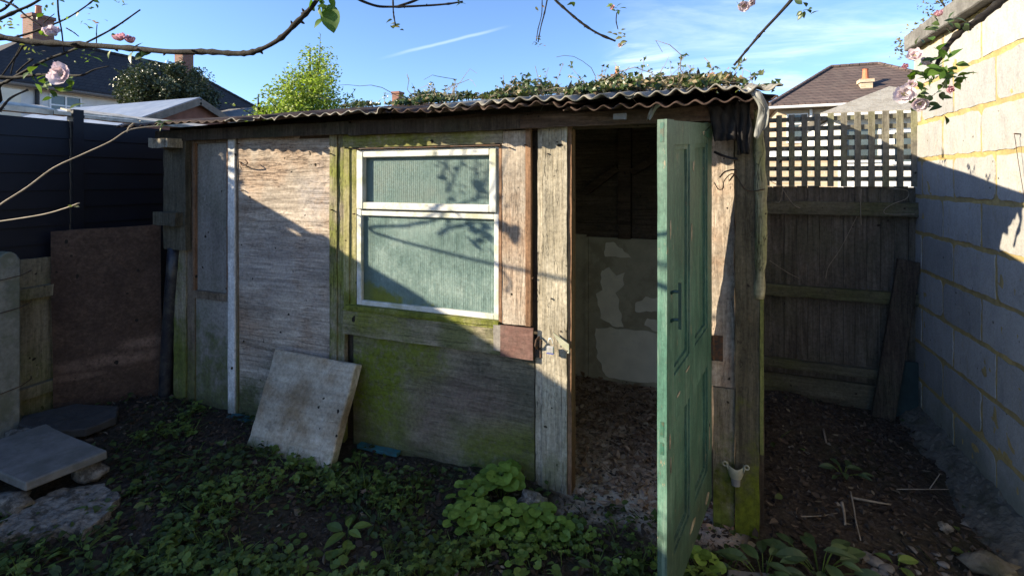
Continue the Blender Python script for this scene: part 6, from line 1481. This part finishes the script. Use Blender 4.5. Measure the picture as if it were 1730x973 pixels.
# leaves, buds and blossom, each cluster a part of its own
def cluster(name, px, py, t, n, size, mat, kind='leaf', spread=0.02, seed=1):
    rr = random.Random(seed); c = at(px, py, t); mb = MB()
    for i in range(n):
        p = c + Vector((rr.gauss(0, 1), rr.gauss(0, 1), rr.gauss(0, 1))) * spread
        d = Vector((rr.gauss(0, 1), rr.gauss(0, 1), rr.gauss(0, 0.8) + 0.15)); s = size * rr.uniform(0.65, 1.15)
        mb.leaf(p, d, (rr.gauss(0, .6), -0.6 + rr.gauss(0, .4), 0.8), s, s * 0.55, (0.1, 0.75, 1.0, 0.9, 0.5, 0.0), 0.3, 0.3, rv=rr.random())
    return part(name, M[mat], mb, apple, smooth=True)
def blossom(px, py, t, r, mat='petal', face=(-0.3, -1, 0.1), seed=1, n=5, cup=0.5):
    rr = random.Random(seed); c = at(px, py, t); face = Vector(face).normalized(); u = face.orthogonal().normalized(); v = face.cross(u); mb = MB()
    for ring in range(2):
        for k in range(n):
            a = 2 * math.pi * (k + 0.5 * ring) / n + rr.uniform(-.15, .15); d = u * math.cos(a) + v * math.sin(a); sd = d.cross(face)
            L = r * (1.0 - 0.25 * ring) * rr.uniform(0.88, 1.1); cp_ = cup + 0.35 * ring; vs = []
            for i in range(6):
                f_ = i / 5; wd = (0.18, 0.55, 0.85, 1.0, 0.95, 0.55)[i] * L * 0.62
                cen = c + d * L * f_ * math.cos(cp_ * f_) + face * (L * f_ * math.sin(cp_ * f_) * 0.9 + 0.002 * ring)
                for j in range(5):
                    s_ = (j - 2) / 2
                    vs.append(cen + sd * wd * s_ * 0.85 + face * (wd * 0.35 * s_ * s_) + mnoise.noise_vector(cen * 90 + Vector((j, 0, 0))) * r * 0.10)
            mb.add(vs, [(i * 5 + j, i * 5 + j + 1, (i + 1) * 5 + j + 1, (i + 1) * 5 + j) for i in range(5) for j in range(4)], rv=rr.random() * 0.9)
    bo = part('blossom', M[mat], mb, apple, smooth=True)
    sm = MB()
    for k in range(9):
        d = (face + u * rr.gauss(0, .35) + v * rr.gauss(0, .35)).normalized(); sm.tube([c, c + d * r * 0.35], 0.0006, 4); sm.blob(c + d * r * 0.36, 0.0013, 5, 4, 0)
    part('stamens', M['jamb_mossy'], sm, bo)
big = at(562, 12, 1.28); lb = MB(); lb.leaf(at(557, 8, 1.28), at(562, 56, 1.28) - at(557, 8, 1.28), (0.25, -1, 0.15), 0.072, 0.052, (0.12, 0.72, 0.98, 1.0, 0.85, 0.5, 0.0), 0.22, 0.1, rv=0.5)
part('leaf', M['leaf_big'], lb, apple, smooth=True)
cluster('leaf_cluster', 545, 2, 1.28, 8, 0.030, 'leaf_big', spread=0.012, seed=2)
cluster('leaf_cluster', 672, 45, 1.3, 7, 0.020, 'leaf_bud', spread=0.007, seed=3)
cluster('leaf_cluster', 777, 4, 1.3, 4, 0.018, 'leaf_mid', spread=0.006, seed=4)
cluster('leaf_cluster', 909, 76, 1.35, 9, 0.014, 'leaf_bud', spread=0.007, seed=5)
cluster('leaf_cluster', 908, 12, 1.38, 4, 0.012, 'leaf_bud', spread=0.005, seed=55)
cluster('leaf_cluster', 965, 3, 1.3, 5, 0.028, 'leaf_mid', spread=0.010, seed=6)
cluster('leaf_cluster', 1048, 62, 1.3, 14, 0.018, 'leaf_bud', spread=0.010, seed=7)
cluster('leaf_cluster', 1042, 17, 1.3, 9, 0.018, 'leaf_mid', spread=0.009, seed=8)
cluster('leaf_cluster', 1218, 128, 1.5, 24, 0.026, 'leaf_bud', spread=0.020, seed=9)
cluster('leaf_cluster', 1362, 16, 1.35, 9, 0.024, 'leaf_dock', spread=0.012, seed=10)
cluster('leaf_cluster', 1255, 3, 1.35, 6, 0.018, 'leaf_mid', spread=0.008, seed=11)
cluster('leaf_cluster', 1600, 38, 1.2, 16, 0.028, 'leaf_dock', spread=0.018, seed=12)
cluster('leaf_cluster', 1582, 118, 1.17, 26, 0.034, 'leaf_big', spread=0.020, seed=13)
cluster('leaf_cluster', 1572, 158, 1.17, 28, 0.028, 'leaf_dock', spread=0.020, seed=14)
cluster('leaf_cluster', 1610, 130, 1.17, 20, 0.026, 'leaf_mid', spread=0.016, seed=15)
cluster('leaf_cluster', 1548, 125, 1.17, 4, 0.030, 'leaf_fresh', spread=0.008, seed=16)
cluster('leaf_cluster', 75, 130, 2.35, 11, 0.06, 'leaf_mid', spread=0.045, seed=17)
cluster('leaf_cluster', 100, 145, 2.35, 10, 0.055, 'leaf_mid', spread=0.03, seed=18)
cluster('leaf_cluster', 182, 102, 2.3, 2, 0.055, 'leaf_fresh', spread=0.01, seed=19)
cluster('leaf_cluster', 145, 94, 2.3, 18, 0.02, 'leaf_fresh', spread=0.034, seed=20)
cluster('leaf_cluster', 102, 24, 2.35, 12, 0.026, 'leaf_fresh', spread=0.048, seed=21)
cluster('leaf_cluster', 62, 56, 2.4, 3, 0.04, 'leaf_fresh', spread=0.02, seed=22)
cluster('leaf_cluster', 40, 30, 2.4, 13, 0.022, 'leaf_bud', spread=0.045, seed=23)
cluster('leaf_cluster', 163, 38, 2.35, 9, 0.022, 'leaf_bud', spread=0.018, seed=24)
cluster('leaf_cluster', 155, 4, 2.4, 6, 0.034, 'leaf_mid', spread=0.025, seed=25)
cluster('leaf_cluster', 20, 52, 2.4, 8, 0.024, 'leaf_bud', spread=0.02, seed=26)
cluster('leaf_cluster', 52, 84, 2.4, 12, 0.026, 'leaf_bud', spread=0.026, seed=27)
cluster('leaf_cluster', 196, 62, 1.45, 3, 0.028, 'leaf_fresh', spread=0.005, seed=28)
cluster('leaf_cluster', 278, 208, 1.84, 5, 0.030, 'leaf_fresh', spread=0.008, seed=29)
cluster('leaf_cluster', 228, 97, 1.45, 5, 0.045, 'leaf_dock', spread=0.010, seed=30)
cluster('leaf_cluster', 124, 346, 1.7, 3, 0.018, 'leaf_bud', spread=0.006, seed=31)
cluster('leaf_cluster', 204, 3, 2.4, 6, 0.03, 'leaf_mid', spread=0.02, seed=32)
blossom(108, 128, 2.25, 0.055, 'petal', (0.3, -1, 0.1), 1)
blossom(88, 60, 2.35, 0.045, 'petal', (0.6, -0.5, 0.6), 2, cup=1.0)
blossom(206, 69, 1.45, 0.022, 'petal_pink', (0.0, -0.5, 0.8), 3, cup=1.0)
blossom(221, 72, 1.45, 0.020, 'petal_pink', (0.5, -0.5, 0.7), 4, cup=1.0)
blossom(1545, 98, 1.17, 0.020, 'petal', (-0.3, -0.8, 0.5), 5, cup=0.7)
blossom(1528, 160, 1.17, 0.024, 'petal', (-0.3, -1, -0.1), 6)
blossom(1552, 175, 1.16, 0.019, 'petal', (0.1, -1, -0.5), 7)
blossom(1602, 152, 1.17, 0.013, 'petal_pink', (0.3, -1, -0.1), 8, cup=1.0)
blossom(1532, 112, 1.17, 0.011, 'petal_pink', (-0.8, -1, -0.1), 9, cup=1.0)
blossom(1588, 27, 1.2, 0.014, 'petal_pink', (-0.5, -0.6, 0.6), 10, cup=1.1)
blossom(1257, 9, 1.35, 0.017, 'petal', (0, -0.8, -0.7), 11)
blossom(1048, 76, 1.3, 0.007, 'petal', (0, -0.8, -0.5), 12)
blossom(1036, 14, 1.3, 0.008, 'petal_pink', (-0.4, -0.8, 0.3), 13)

blossom(1542, 145, 1.17, 0.017, 'petal', (-0.6, -1, 0.3), 14, cup=0.9)
blossom(1560, 108, 1.18, 0.016, 'petal', (0.3, -0.9, 0.5), 15, cup=0.9)
blossom(1268, 4, 1.36, 0.013, 'petal', (0.4, -0.8, -0.6), 16, cup=0.8)
blossom(102, 118, 2.27, 0.040, 'petal', (-0.5, -1, 0.3), 17, cup=0.9)

# flaked patches on the door where bare wood shows, and rails' worn arrises
def door_flake(u, w_, su, sw, seed):
    pts = []
    for i in range(18):
        a = 2 * math.pi * i / 18; k = 1 + 0.55 * mnoise.noise(Vector((math.cos(a) * 1.6, math.sin(a) * 1.6, seed * 3.7)))
        pts.append(dmap(u + su * math.cos(a) * k, DT + 0.0004, w_ + sw * math.sin(a) * k))
    mb = MB(); mb.prism(pts, Nn * 0.0012)
    return fix_normals(part('bare_patch', M['post_pale'], mb, door))
for i, (u, w_, su, sw) in enumerate(((0.668, 0.585, 0.010, 0.022), (0.655, 0.50, 0.006, 0.03), (0.56, 0.70, 0.022, 0.006), (0.43, 0.74, 0.03, 0.005), (0.05, 0.30, 0.007, 0.05), (0.35, 0.10, 0.05, 0.012), (0.60, 0.06, 0.03, 0.014), (0.10, 0.05, 0.035, 0.018), (0.37, 1.25, 0.008, 0.04), (0.66, 1.30, 0.006, 0.03), (0.34, 1.50, 0.012, 0.02), (0.15, 1.63, 0.035, 0.008))):
    door_flake(u, w_, su, sw, i)
